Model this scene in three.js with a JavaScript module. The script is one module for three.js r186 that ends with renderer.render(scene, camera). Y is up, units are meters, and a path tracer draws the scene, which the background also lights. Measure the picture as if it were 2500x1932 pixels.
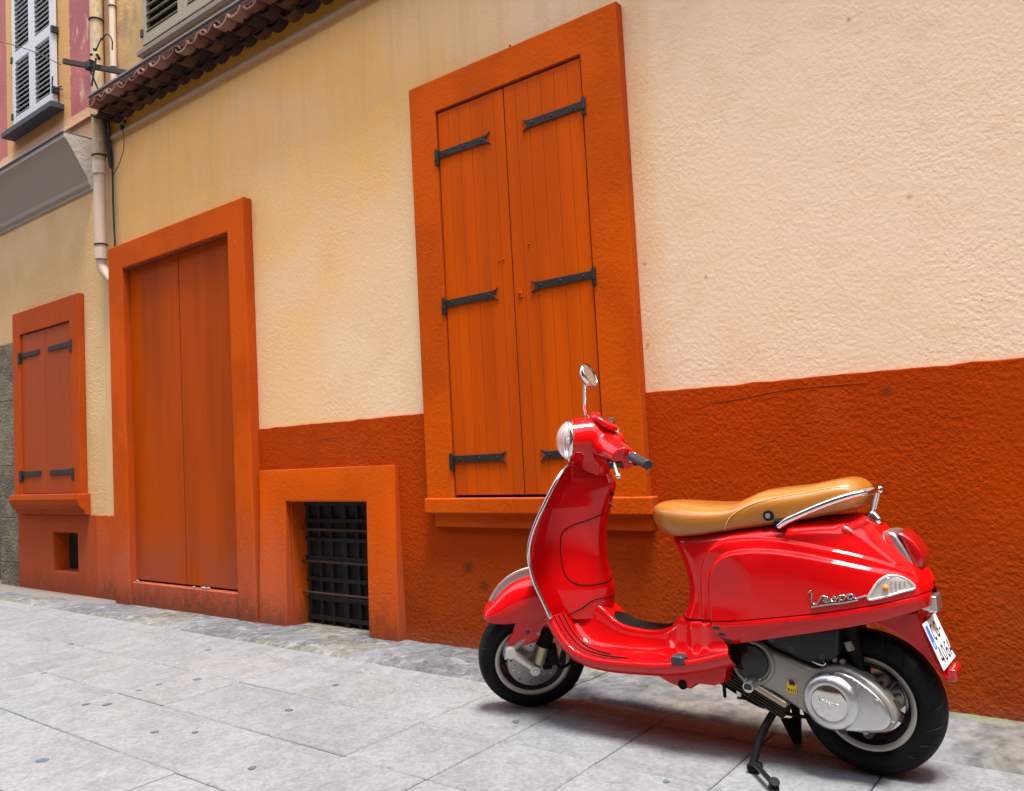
import * as THREE from 'three';
import { mergeGeometries, toCreasedNormals } from 'three/addons/utils/BufferGeometryUtils.js';
import { RoundedBoxGeometry } from 'three/addons/geometries/RoundedBoxGeometry.js';

// ------------------------------------------------------------------ camera, sky, sun, exposure
const scene = new THREE.Scene();
const camera = new THREE.PerspectiveCamera(51.56, 1024 / 791, 0.05, 400);
camera.position.set(0, 1.03, 0);
camera.rotation.order = 'YXZ';
camera.rotation.set(THREE.MathUtils.degToRad(3.68), THREE.MathUtils.degToRad(37.5), THREE.MathUtils.degToRad(-3.05));
const renderer = new THREE.WebGLRenderer({ antialias: true });
renderer.setSize(1024, 791);
renderer.toneMapping = THREE.LinearToneMapping;
renderer.toneMappingExposure = 6.0;
renderer.shadowMap.enabled = true;
{ // overcast sky: bright towards the zenith, a little blue towards the horizon
  const w = 256, h = 128, data = new Float32Array(w * h * 4);
  for (let j = 0; j < h; j++) for (let i = 0; i < w; i++) {
    const el = Math.sin(((j + 0.5) / h - 0.5) * Math.PI), k = Math.max(0, el);
    const L = el > 0 ? 0.20 + 0.38 * k : 0.12;
    const o = (j * w + i) * 4;
    data[o] = L * (0.84 + 0.10 * k); data[o + 1] = L * (0.97 + 0.02 * k); data[o + 2] = L * (1.20 - 0.10 * k); data[o + 3] = 1;
  }
  const t = new THREE.DataTexture(data, w, h, THREE.RGBAFormat, THREE.FloatType);
  t.mapping = THREE.EquirectangularReflectionMapping; t.magFilter = t.minFilter = THREE.LinearFilter; t.needsUpdate = true;
  scene.background = t; scene.environment = t;
}
const sun = new THREE.DirectionalLight(new THREE.Color(1, 0.955, 0.88), 1.5);
sun.position.set(2.0, 16, -0.7); sun.target.position.set(-1.5, 0, -2.6);
sun.castShadow = true; sun.shadow.radius = 30; sun.shadow.mapSize.set(2048, 2048);
Object.assign(sun.shadow.camera, { left: -9, right: 9, top: 9, bottom: -9, near: 1, far: 40 });
scene.add(sun, sun.target);

// ------------------------------------------------------------------ helpers
function rng(seed) { return () => { seed = (seed + 0x6d2b79f5) | 0; let t = Math.imul(seed ^ (seed >>> 15), 1 | seed); t = (t + Math.imul(t ^ (t >>> 7), 61 | t)) ^ t; return ((t ^ (t >>> 14)) >>> 0) / 4294967296; }; }
const clamp = (x, a = 0, b = 1) => Math.min(b, Math.max(a, x));
const lerp = (a, b, t) => a + (b - a) * t;
const sstep = (a, b, x) => { const t = clamp((x - a) / (b - a)); return t * t * (3 - 2 * t); };
const HT = (() => { const r = rng(77), a = new Float32Array(65536); for (let i = 0; i < 65536; i++) a[i] = r(); return a; })();
function vnoise(x, y, p) {           // value noise, period p cells
  const xi = Math.floor(x), yi = Math.floor(y), fx = x - xi, fy = y - yi, u = fx * fx * (3 - 2 * fx), v = fy * fy * (3 - 2 * fy);
  const m = (n) => ((n % p) + p) % p, x0 = m(xi), x1 = m(xi + 1), y0 = m(yi) * 157 + p * 31, y1 = m(yi + 1) * 157 + p * 31;
  const a = HT[(x0 * 251 + y0 * 89) & 65535], b = HT[(x1 * 251 + y0 * 89) & 65535], c = HT[(x0 * 251 + y1 * 89) & 65535], d = HT[(x1 * 251 + y1 * 89) & 65535];
  return lerp(lerp(a, b, u), lerp(c, d, u), v);
}
function fbm(u, v, p, oct) { let s = 0, a = 0.5, n = 0; for (let i = 0; i < oct; i++) { s += a * vnoise(u * p, v * p, p); n += a; a *= 0.55; p *= 2; } return s / n; }
function interp(tab, x) {            // monotone-ish table lookup with smoothstep-free Catmull-Rom
  const n = tab.length;
  if (x <= tab[0][0]) return tab[0][1];
  if (x >= tab[n - 1][0]) return tab[n - 1][1];
  let i = 0; while (x > tab[i + 1][0]) i++;
  const [x0, y0] = tab[i], [x1, y1] = tab[i + 1], t = (x - x0) / (x1 - x0), h = x1 - x0;
  const m0 = i > 0 ? (y1 - tab[i - 1][1]) / (x1 - tab[i - 1][0]) : (y1 - y0) / h;
  const m1 = i < n - 2 ? (tab[i + 2][1] - y0) / (tab[i + 2][0] - x0) : (y1 - y0) / h;
  const t2 = t * t, t3 = t2 * t;
  return (2 * t3 - 3 * t2 + 1) * y0 + (t3 - 2 * t2 + t) * h * m0 + (-2 * t3 + 3 * t2) * y1 + (t3 - t2) * h * m1;
}
function tex(w, h, f, { srgb = false, rep = [1, 1] } = {}) {     // f(u, v) -> grey or [r, g, b] (0..1, sRGB when srgb)
  const d = new Uint8Array(w * h * 4);
  for (let j = 0; j < h; j++) for (let i = 0; i < w; i++) {
    const c = f((i + 0.5) / w, (j + 0.5) / h), o = (j * w + i) * 4;
    if (typeof c === 'number') d[o] = d[o + 1] = d[o + 2] = clamp(c) * 255; else { d[o] = clamp(c[0]) * 255; d[o + 1] = clamp(c[1]) * 255; d[o + 2] = clamp(c[2]) * 255; }
    d[o + 3] = 255;
  }
  const t = new THREE.DataTexture(d, w, h); t.wrapS = t.wrapT = THREE.RepeatWrapping; t.magFilter = THREE.LinearFilter; t.minFilter = THREE.LinearMipmapLinearFilter; t.generateMipmaps = true;
  if (srgb) t.colorSpace = THREE.SRGBColorSpace;
  t.repeat.set(rep[0], rep[1]); t.needsUpdate = true; return t;
}
const lin = (r, g, b) => new THREE.Color().setRGB(r, g, b);
const toS = (x) => (x <= 0.0031308 ? 12.92 * x : 1.055 * Math.pow(x, 1 / 2.4) - 0.055);
function std(color, o = {}) { return new THREE.MeshStandardMaterial({ color: Array.isArray(color) ? lin(...color) : color, roughness: 0.7, metalness: 0, ...o }); }
function phys(color, o = {}) { return new THREE.MeshPhysicalMaterial({ color: Array.isArray(color) ? lin(...color) : color, roughness: 0.5, metalness: 0, ...o }); }
const used = new Map();
function numbered(name) { const n = used.get(name) || 0; used.set(name, n + 1); return n ? name + '_' + String(n).padStart(3, '0') : name; }
function thing(name, label, category, p = [0, 0, 0], group) { const o = new THREE.Group(); o.name = numbered(name); o.position.set(...p); o.userData = { label, category }; if (group) o.userData.group = group; scene.add(o); return o; }
function part(name, g, m, parent, label) {
  const geo = Array.isArray(g) ? mergeGeometries(g.map((x) => { const y = x.index ? x.toNonIndexed() : x; for (const k of Object.keys(y.attributes)) if (!['position', 'normal', 'uv'].includes(k)) y.deleteAttribute(k); if (!y.attributes.uv) y.setAttribute('uv', new THREE.BufferAttribute(new Float32Array(y.attributes.position.count * 2), 2)); return y; })) : g;
  const o = new THREE.Mesh(geo, m); o.name = name; o.castShadow = o.receiveShadow = true; if (label) o.userData.label = label; parent.add(o); return o;
}
function box(x0, x1, y0, y1, z0, z1) { const g = new THREE.BoxGeometry(x1 - x0, y1 - y0, z1 - z0); g.translate((x0 + x1) / 2, (y0 + y1) / 2, (z0 + z1) / 2); return metricUV(g); }
function rbox(x0, x1, y0, y1, z0, z1, r = 0.004, s = 2) { const g = new RoundedBoxGeometry(x1 - x0, y1 - y0, z1 - z0, s, r); g.translate((x0 + x1) / 2, (y0 + y1) / 2, (z0 + z1) / 2); return metricUV(g); }
function metricUV(g) {               // box projection, one uv unit per metre
  const n = g.index ? g.toNonIndexed() : g, p = n.attributes.position, nn = n.attributes.normal, uv = new Float32Array(p.count * 2);
  for (let i = 0; i < p.count; i += 3) {
    const ax = Math.abs(nn.getX(i) + nn.getX(i + 1) + nn.getX(i + 2)), ay = Math.abs(nn.getY(i) + nn.getY(i + 1) + nn.getY(i + 2)), az = Math.abs(nn.getZ(i) + nn.getZ(i + 1) + nn.getZ(i + 2));
    for (let k = i; k < i + 3; k++) {
      const x = p.getX(k), y = p.getY(k), z = p.getZ(k);
      if (az >= ax && az >= ay) { uv[k * 2] = x; uv[k * 2 + 1] = y; } else if (ax >= ay) { uv[k * 2] = z; uv[k * 2 + 1] = y; } else { uv[k * 2] = x; uv[k * 2 + 1] = z; }
    }
  }
  n.setAttribute('uv', new THREE.BufferAttribute(uv, 2)); return n;
}
const V3 = (x, y, z) => new THREE.Vector3(x, y, z);
function tube(pts, r, seg = 40, rad = 8, closed = false, cap = true) {
  const c = new THREE.CatmullRomCurve3(pts.map((p) => (p.isVector3 ? p : V3(...p))), closed, 'centripetal');
  const g = new THREE.TubeGeometry(c, seg, r, rad, closed);
  if (closed || !cap) return g;
  const list = [g];
  for (const t of [0, 1]) { const s = new THREE.SphereGeometry(r, rad, 6); const p = c.getPoint(t); s.translate(p.x, p.y, p.z); list.push(s); }
  return mergeGeometries(list.map((x) => x.toNonIndexed()));
}
function cyl(a, b, r0, r1 = r0, seg = 20, open = false) {        // cylinder from a (r0) to b (r1)
  const A = V3(...a), B = V3(...b), d = B.clone().sub(A), g = new THREE.CylinderGeometry(r1, r0, d.length(), seg, 1, open);
  g.applyQuaternion(new THREE.Quaternion().setFromUnitVectors(V3(0, 1, 0), d.clone().normalize())); const m = A.add(B).multiplyScalar(0.5); g.translate(m.x, m.y, m.z); return g;
}
function shapeOf(pts, holes = []) { const s = new THREE.Shape(pts.map((p) => new THREE.Vector2(p[0], p[1]))); for (const h of holes) s.holes.push(new THREE.Path(h.map((p) => new THREE.Vector2(p[0], p[1])))); return s; }
function prism(pts, z0, z1, bevel = 0, holes = [], bs = 2) {     // outline in x, y swept along z
  const g = new THREE.ExtrudeGeometry(shapeOf(pts, holes), { depth: z1 - z0 - 2 * bevel, bevelEnabled: bevel > 0, bevelThickness: bevel, bevelSize: bevel, bevelOffset: -bevel, bevelSegments: bs, curveSegments: 24 });
  g.translate(0, 0, z0 + bevel); return bevel > 0 ? metricUV(toCreasedNormals(g, bs <= 2 ? 0.22 : 0.7)) : metricUV(g);
}
const rect = (x0, x1, y0, y1) => [[x0, y0], [x1, y0], [x1, y1], [x0, y1]];
function spline(pts, n, closed = false) { const c = new THREE.CatmullRomCurve3(pts.map((p) => V3(p[0], p[1], p[2] || 0)), closed, 'centripetal'); return c.getPoints(n).map((p) => [p.x, p.y, p.z]); }
function grid(nu, nv, f, { closeU = false } = {}) {               // surface from f(i/nu, j/nv) -> [x, y, z]
  const pos = [], uv = [], idx = [];
  for (let j = 0; j <= nv; j++) for (let i = 0; i <= nu; i++) { const p = f(i / nu, j / nv); pos.push(p[0], p[1], p[2]); uv.push(p[3] ?? i / nu, p[4] ?? j / nv); }
  for (let j = 0; j < nv; j++) for (let i = 0; i < nu; i++) { const a = j * (nu + 1) + i, b = a + 1, c = a + nu + 1, d = c + 1; idx.push(a, b, d, a, d, c); }
  const g = new THREE.BufferGeometry(); g.setAttribute('position', new THREE.Float32BufferAttribute(pos, 3)); g.setAttribute('uv', new THREE.Float32BufferAttribute(uv, 2)); g.setIndex(idx); g.computeVertexNormals();
  if (closeU) { const n = g.attributes.normal; for (let j = 0; j <= nv; j++) { const a = j * (nu + 1), b = a + nu, v = V3(n.getX(a) + n.getX(b), n.getY(a) + n.getY(b), n.getZ(a) + n.getZ(b)).normalize(); n.setXYZ(a, v.x, v.y, v.z); n.setXYZ(b, v.x, v.y, v.z); } }
  return g;
}
// signed distance fields and a surface-nets mesher
const smin = (a, b, k) => { const h = clamp(0.5 + 0.5 * (b - a) / k); return lerp(b, a, h) - k * h * (1 - h); };
const smax = (a, b, k) => -smin(-a, -b, k);
function sdCone(p, a, b, ra, rb) {   // capsule with two radii
  const bx = b[0] - a[0], by = b[1] - a[1], bz = b[2] - a[2], px = p[0] - a[0], py = p[1] - a[1], pz = p[2] - a[2];
  const t = clamp((px * bx + py * by + pz * bz) / (bx * bx + by * by + bz * bz));
  return Math.hypot(px - bx * t, py - by * t, pz - bz * t) - lerp(ra, rb, t);
}
function sdBox(x, y, z, hx, hy, hz, r) { const qx = Math.abs(x) - hx + r, qy = Math.abs(y) - hy + r, qz = Math.abs(z) - hz + r; return Math.hypot(Math.max(qx, 0), Math.max(qy, 0), Math.max(qz, 0)) + Math.min(0, Math.max(qx, qy, qz)) - r; }
function sdfMesh(f, lo, hi, cell) {
  const n = [0, 1, 2].map((k) => Math.ceil((hi[k] - lo[k]) / cell) + 1), [nx, ny, nz] = n, val = new Float32Array(nx * ny * nz);
  const at = (i, j, k) => i + nx * (j + ny * k);
  for (let k = 0; k < nz; k++) for (let j = 0; j < ny; j++) for (let i = 0; i < nx; i++) val[at(i, j, k)] = f([lo[0] + i * cell, lo[1] + j * cell, lo[2] + k * cell]);
  const vid = new Int32Array(nx * ny * nz).fill(-1), pos = [], nor = [];
  const E = [[0, 1], [2, 3], [4, 5], [6, 7], [0, 2], [1, 3], [4, 6], [5, 7], [0, 4], [1, 5], [2, 6], [3, 7]];
  const grad = (p) => { const e = cell * 0.3, g = [f([p[0] + e, p[1], p[2]]) - f([p[0] - e, p[1], p[2]]), f([p[0], p[1] + e, p[2]]) - f([p[0], p[1] - e, p[2]]), f([p[0], p[1], p[2] + e]) - f([p[0], p[1], p[2] - e])], l = Math.hypot(...g) || 1; return [g[0] / l, g[1] / l, g[2] / l, l / (2 * e)]; };
  for (let k = 0; k < nz - 1; k++) for (let j = 0; j < ny - 1; j++) for (let i = 0; i < nx - 1; i++) {
    const c = []; for (let q = 0; q < 8; q++) c.push(val[at(i + (q & 1), j + ((q >> 1) & 1), k + (q >> 2))]);
    let sx = 0, sy = 0, sz = 0, m = 0;
    for (const [a, b] of E) if ((c[a] < 0) !== (c[b] < 0)) { const t = c[a] / (c[a] - c[b]); sx += lerp(a & 1, b & 1, t); sy += lerp((a >> 1) & 1, (b >> 1) & 1, t); sz += lerp(a >> 2, b >> 2, t); m++; }
    if (!m) continue;
    let p = [lo[0] + (i + sx / m) * cell, lo[1] + (j + sy / m) * cell, lo[2] + (k + sz / m) * cell];
    for (let it = 0; it < 2; it++) { const d = f(p), g = grad(p), s = clamp(d / Math.max(g[3], 0.3), -cell, cell); p = [p[0] - g[0] * s, p[1] - g[1] * s, p[2] - g[2] * s]; }
    const g = grad(p); vid[at(i, j, k)] = pos.length / 3; pos.push(...p); nor.push(g[0], g[1], g[2]);
  }
  const idx = [], quad = (a, b, c, d, flip) => { if (a < 0 || b < 0 || c < 0 || d < 0) return; if (flip) idx.push(a, c, b, a, d, c); else idx.push(a, b, c, a, c, d); };
  for (let k = 1; k < nz - 1; k++) for (let j = 1; j < ny - 1; j++) for (let i = 1; i < nx - 1; i++) {
    const v = val[at(i, j, k)] < 0;
    if (v !== (val[at(i + 1, j, k)] < 0)) quad(vid[at(i, j - 1, k - 1)], vid[at(i, j, k - 1)], vid[at(i, j, k)], vid[at(i, j - 1, k)], !v);
    if (v !== (val[at(i, j + 1, k)] < 0)) quad(vid[at(i - 1, j, k - 1)], vid[at(i - 1, j, k)], vid[at(i, j, k)], vid[at(i, j, k - 1)], !v);
    if (v !== (val[at(i, j, k + 1)] < 0)) quad(vid[at(i - 1, j - 1, k)], vid[at(i, j - 1, k)], vid[at(i, j, k)], vid[at(i - 1, j, k)], !v);
  }
  const g = new THREE.BufferGeometry(); g.setAttribute('position', new THREE.Float32BufferAttribute(pos, 3)); g.setAttribute('normal', new THREE.Float32BufferAttribute(nor, 3)); g.setAttribute('uv', new THREE.Float32BufferAttribute(new Float32Array(pos.length / 3 * 2), 2)); g.setIndex(idx); return g;
}

// ------------------------------------------------------------------ materials of the place
const T = {};
T.stucco = tex(2048, 2048, (u, v) => {            // tile 2.4 m: trowelled render, grains of 5 to 20 mm
  const wu = u + 0.004 * (fbm(u, v, 60, 2) - 0.5), wv = v + 0.004 * (fbm(u + 0.37, v + 0.11, 60, 2) - 0.5);
  const a = fbm(wu, wv, 14, 3), c = fbm(wu * 1, wv, 190, 2), d = fbm(u + 0.5, v + 0.3, 330, 2), e = fbm(u + 0.2, v + 0.7, 600, 1);
  return 0.26 * a + lerp(0.68, 1, sstep(0.36, 0.62, fbm(u + 0.13, v + 0.57, 6, 3))) * (0.36 * (sstep(0.15, 0.9, c) - 0.5) + 0.30 * (d - 0.5) + 0.10 * (e - 0.5)) + 0.35;
}, { rep: [1 / 2.4, 1 / 2.4] });
T.smooth = tex(1024, 1024, (u, v) => 0.6 * fbm(u, v, 10, 4) + 0.4 * fbm(u + 0.3, v, 90, 3), { rep: [1 / 1.5, 1 / 1.5] });
T.brush = tex(512, 512, (u, v) => 0.7 * fbm(u * 1, v * 0.06, 128, 3) + 0.3 * fbm(u, v, 32, 3), { rep: [1 / 0.6, 1 / 0.6] });
// a colour map laid over x 0..W, y 0..H metres of one wall
function wallMap(x0, x1, y0, y1, w, h, f) { const t = tex(w, h, (u, v) => f(lerp(x0, x1, u), lerp(y0, y1, v)).map(toS), { srgb: true }); t.repeat.set(1 / (x1 - x0), 1 / (y1 - y0)); t.offset.set(-x0 / (x1 - x0), -y0 / (y1 - y0)); return t; }
const mixc = (a, b, t) => [lerp(a[0], b[0], t), lerp(a[1], b[1], t), lerp(a[2], b[2], t)];
const N2 = (x, y, s, o = 3) => fbm(x / (s * 16) + 7.3, y / (s * 16) + 3.1, 16, o);
const CREAM = [0.88, 0.665, 0.475], ORANGE = [0.42, 0.045, 0.001], ORANGE2 = [0.60, 0.084, 0.001];
const pock = (() => { const r = rng(5), a = []; for (let i = 0; i < 60; i++) a.push([lerp(-6.5, 1.2, r()), lerp(1.3, 3.7, r()), lerp(0.003, 0.011, r() * r()), r()]); a.push([-1.44, 1.72, 0.011, 0.2], [-0.62, 1.88, 0.014, 0.6], [-1.73, 1.83, 0.012, 0.3], [-1.74, 1.46, 0.016, 0.8], [-0.78, 2.62, 0.012, 0.1]); return a; })();
const M = {};
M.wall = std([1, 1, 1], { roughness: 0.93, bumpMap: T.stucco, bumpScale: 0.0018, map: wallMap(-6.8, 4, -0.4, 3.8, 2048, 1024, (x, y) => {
  let c = mixc(CREAM, [0.90, 0.49, 0.15], clamp(0.10 + 0.30 * sstep(0.42, 0.78, N2(x, y, 0.9)) * sstep(-0.8, -2.4, x) + (0.24 + 0.62 * sstep(1.5, 3.5, y)) * sstep(-1.2, -4.0, x) * (0.7 + 0.5 * N2(x, y, 0.6))));   // ochre towards the upper left: bounced light and falloff put into the colour
  c = mixc(c, [0.80, 0.53, 0.29], 0.30 * sstep(0.5, 0.8, N2(x + 5, y * 1.7, 0.12)));
  c = mixc(c, [0.78, 0.42, 0.15], 0.55 * sstep(0.10, 0.0, Math.abs(x + 1.70)) * sstep(0.8, 1.4, y) * N2(x, y, 0.2));   // ochre undercoat showing beside the frame
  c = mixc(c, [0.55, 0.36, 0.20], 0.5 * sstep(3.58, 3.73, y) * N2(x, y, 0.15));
  c = mixc(c, [0.68, 0.40, 0.16], 0.25 * sstep(0.52, 0.80, N2(x * 5, y * 0.35, 0.25)) * sstep(2.2, 3.7, y));      // rain streaks under the eave
  c = mixc(c, [0.71, 0.46, 0.215], sstep(-6.40, -6.46, x));
  for (const p of pock) { const d = Math.hypot(x - p[0], y - p[1]) / p[2]; if (d < 1) c = mixc(c, p[3] < 0.5 ? [0.30, 0.12, 0.04] : [0.55, 0.26, 0.08], (1 - d) * 0.9); }
  return c;
}) });
const dirtShadeOrange = (x, y, base) => {
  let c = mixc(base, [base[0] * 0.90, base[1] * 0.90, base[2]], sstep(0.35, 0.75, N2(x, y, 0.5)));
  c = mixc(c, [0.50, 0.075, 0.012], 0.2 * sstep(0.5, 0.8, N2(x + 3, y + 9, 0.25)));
  c = mixc(c, [0.17, 0.042, 0.010], 0.60 * sstep(0.85, 0.05, y + 0.35 * (N2(x + 3, y, 0.22) - 0.5)) * (0.55 + 0.6 * N2(x + 30, y * 0.8, 0.10)));   // splashed grime, with the shade near the ground painted in
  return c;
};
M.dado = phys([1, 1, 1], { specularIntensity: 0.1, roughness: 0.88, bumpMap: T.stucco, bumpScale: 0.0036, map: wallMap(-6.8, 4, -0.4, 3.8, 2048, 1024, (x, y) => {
  let c = dirtShadeOrange(x, y, ORANGE);
  for (const [px, py, pr] of [[-2.86, 0.42, 0.05], [-2.76, 0.33, 0.05], [-0.75, 1.17, 0.03]]) { const d = Math.hypot(x - px, (y - py) * 1.2) / pr; if (d < 1) c = mixc(c, [0.10, 0.03, 0.012], (1 - d) * 0.9); }
  c = mixc(c, [0.30, 0.09, 0.05], 0.8 * sstep(0.10, 0.0, y) * N2(x, y, 0.06));
  return c;
}) });
const woodMap = wallMap(-9, 0, -0.4, 3.8, 2048, 1024, (x, y) => {
  let c = mixc(ORANGE2, [0.47, 0.066, 0.003], sstep(0.4, 0.8, N2(x * 2.5, y * 0.25, 0.4)));
  c = mixc(c, [0.42, 0.10, 0.052], 0.85 * sstep(0.75, 0.0, y) * sstep(0.25, 0.65, N2(x, y, 0.4)) * (x < -4 ? 1 : 0.15));   // dust that the street has splashed up
  c = mixc(c, [0.22, 0.06, 0.04], 0.6 * sstep(0.16, 0.0, y) * N2(x, y * 2, 0.1) * (x < -4 ? 1 : 0));
  if (x < -6.9) c = mixc(c, [0.29, 0.055, 0.012], 0.75);
  return c;
});
const frameMap = wallMap(-9, 0, -0.4, 3.8, 2048, 1024, (x, y) => {
  let c = mixc(ORANGE2, [0.49, 0.068, 0.0015], sstep(0.35, 0.70, N2(x, y, 0.45, 4)));
  c = mixc(c, [0.57, 0.090, 0.004], 0.3 * sstep(0.5, 0.75, N2(x + 9, y + 2, 0.12)));
  c = mixc(c, [0.42, 0.10, 0.055], 0.8 * sstep(0.85, 0.0, y + 0.4 * (N2(x, y, 0.15) - 0.5)) * (x < -4.3 ? 1 : 0.25));
  c = mixc(c, [0.13, 0.040, 0.022], 0.7 * sstep(0.22, 0.0, y + 0.15 * (N2(x * 2, y, 0.08) - 0.5)));
  if (N2(x + 1.3, y * 1.3, 0.05, 2) > 0.93) c = mixc(c, [0.55, 0.24, 0.14], 0.5);                  // little chips in the paint
  if (x < -6.9) c = mixc(c, [0.30, 0.050, 0.012], 0.5);
  return c;
});
M.frame = phys([1, 1, 1], { specularIntensity: 0.1, roughness: 0.66, bumpMap: T.stucco, bumpScale: 0.0018, map: frameMap });
M.board = phys([1, 1, 1], { specularIntensity: 0.1, roughness: 0.50, bumpMap: T.brush, bumpScale: 0.0007, map: woodMap });
M.board2 = phys([0.96, 0.94, 0.95], { specularIntensity: 0.1, roughness: 0.52, bumpMap: T.brush, bumpScale: 0.0007, map: woodMap });
M.doorwood = phys([0.74, 0.75, 0.8], { specularIntensity: 0.1, roughness: 0.55, bumpMap: T.smooth, bumpScale: 0.0010, map: woodMap });
M.gap = std([0.012, 0.008, 0.006], { roughness: 0.9 });
M.iron = phys([0.020, 0.017, 0.016], { roughness: 0.6, specularIntensity: 0.6, bumpMap: T.smooth, bumpScale: 0.001 });
M.rust = std([0.12, 0.045, 0.018], { roughness: 0.8, metalness: 0.2 });
M.black = std([0.018, 0.018, 0.019], { roughness: 0.65 });

const ZW = -3.29;
// ------------------------------------------------------------------ ground
{
  const sheet = new THREE.PlaneGeometry(300, 300); sheet.rotateX(-Math.PI / 2);
  T.slabC = tex(1024, 1024, (u, v) => {           // tile 2 m: worn pale stone, stains and small pits
    const a = fbm(u, v, 4, 5), b = fbm(u + 0.3, v + 0.6, 24, 4), c = fbm(u, v, 200, 2), d = fbm(u * 1, v * 1 + 0.2, 60, 3);
    let k = 0.186 + 0.04 * (a - 0.5) + 0.055 * (b - 0.5) + 0.10 * (c - 0.5) + 0.04 * (d - 0.5);
    k *= 1 - 0.25 * sstep(0.74, 0.86, d) - 0.10 * sstep(0.56, 0.72, fbm(u + 0.1, v + 0.8, 12, 4));
    return [k * 0.955, k * 0.975, k * 0.985].map(toS);
  }, { srgb: true, rep: [0.5, 0.5] });
  T.slabB = tex(1024, 1024, (u, v) => { const d = fbm(u, v, 100, 3); return 0.6 + 0.3 * (fbm(u, v, 30, 3) - 0.5) - 0.5 * sstep(0.62, 0.8, d); }, { rep: [0.5, 0.5] });
  M.slabs = [[0.97, 0.985, 1.02], [0.95, 0.97, 1.0], [0.985, 0.98, 0.98], [0.92, 0.94, 0.975], [0.99, 0.995, 1.01]].map((c) => std(c, { roughness: 0.52, map: T.slabC, bumpMap: T.slabB, bumpScale: 0.0016 }));
  const paving = new THREE.Group(); paving.name = 'pavement'; paving.userData = { kind: 'structure', label: 'street paved with worn pale square stone slabs in front of the houses' }; scene.add(paving);
  const g0 = new THREE.Mesh(metricUV(sheet.translate(0, -0.014, 0)), std([0.13, 0.115, 0.105], { roughness: 0.9, bumpMap: T.smooth, bumpScale: 0.004 })); g0.name = 'ground'; g0.receiveShadow = true; g0.userData = { kind: 'structure' }; scene.add(g0);
  const r = rng(11), S = 0.395, X0 = -3.075, Z0 = -1.52, DZ = 0.391;
  const slab = (w, d, ou, ov) => {                 // slab with a worn, chamfered rim; top at y = 0
    const c = 0.004, h = 0.045, P = [], q = (a, b, cc, dd) => P.push(a, b, cc, a, cc, dd);
    const ring = (i, y) => [[-w / 2 + i, y, d / 2 - i], [w / 2 - i, y, d / 2 - i], [w / 2 - i, y, -d / 2 + i], [-w / 2 + i, y, -d / 2 + i]];
    const A = ring(0, -h), B = ring(0, -c), C = ring(c, 0);
    for (let i = 0; i < 4; i++) { const j = (i + 1) % 4; q(A[i], A[j], B[j], B[i]); q(B[i], B[j], C[j], C[i]); }
    q(C[0], C[1], C[2], C[3]);
    const g = new THREE.BufferGeometry(); g.setAttribute('position', new THREE.Float32BufferAttribute(P.flat(), 3)); g.computeVertexNormals();
    const uv = []; for (const p of P) uv.push(p[0] + ou, p[2] + ov + p[1]); g.setAttribute('uv', new THREE.Float32BufferAttribute(uv, 2)); return g;
  };
  const kinds = []; for (let i = 0; i < 10; i++) kinds.push(slab(S - 0.0052, DZ - 0.0052, r() * 2, r() * 2));
  const edge = []; for (let i = 0; i < 4; i++) edge.push(slab(S - 0.0052, 0.1335, r() * 2, r() * 2));
  for (let i = -16; i <= 11; i++) for (let j = -1; j <= 5; j++) {
    const m = new THREE.Mesh(kinds[Math.floor(r() * 10)], M.slabs[Math.floor(r() * 5)]); m.name = 'paving_slab'; m.receiveShadow = m.castShadow = true;
    m.position.set(X0 + (i + 0.5) * S, (r() - 0.5) * 0.0022, Z0 + (-2 + j + 0.5) * DZ); m.rotation.set((r() - 0.5) * 0.004, (r() < 0.5 ? Math.PI : 0) + (r() - 0.5) * 0.004, (r() - 0.5) * 0.004); paving.add(m);
    if (j === -1) { const e = new THREE.Mesh(edge[Math.floor(r() * 4)], M.slabs[Math.floor(r() * 5)]); e.name = 'paving_slab'; e.receiveShadow = e.castShadow = true; e.position.set(X0 + (i + 0.5) * S, (r() - 0.5) * 0.002, Z0 - 3 * DZ - 0.0695); paving.add(e); }
  }
  // trodden chewing gum
  const gm = std([0.060, 0.080, 0.105], { roughness: 0.95 });
  for (const [x, z, s] of [[-3.23, -1.323, 1.2], [-3.711, -1.79, 1], [-3.805, -1.744, 0.8], [-3.148, -1.702, 0.8], [-2.997, -1.782, 0.6], [-3.705, -2.224, 1.25], [-3.792, -1.978, 0.7], [-3.798, -2.081, 0.8], [-4.22, -2.604, 0.9], [-2.476, -1.678, 0.75], [-2.892, -2.141, 0.95], [-3.0, -2.48, 0.7], [-1.965, -2.477, 0.8], [-1.231, -2.267, 0.6], [-0.62, -2.42, 1], [-0.55, -2.3, 1.2], [-5.2, -2.3, 0.8], [-4.6, -1.9, 0.7]]) {
    const n = 14, pts = []; for (let k = 0; k < n; k++) { const a = k / n * Math.PI * 2, q = 0.017 * s * (0.8 + 0.35 * r()); pts.push([Math.cos(a) * q * 1.25, Math.sin(a) * q]); }
    const g = prism(pts, 0, 0.0008); g.rotateX(-Math.PI / 2); const m = part('gum_spot', g, gm, paving); m.position.set(x, 0.0012, z); m.rotation.y = r() * 3;
  }
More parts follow.
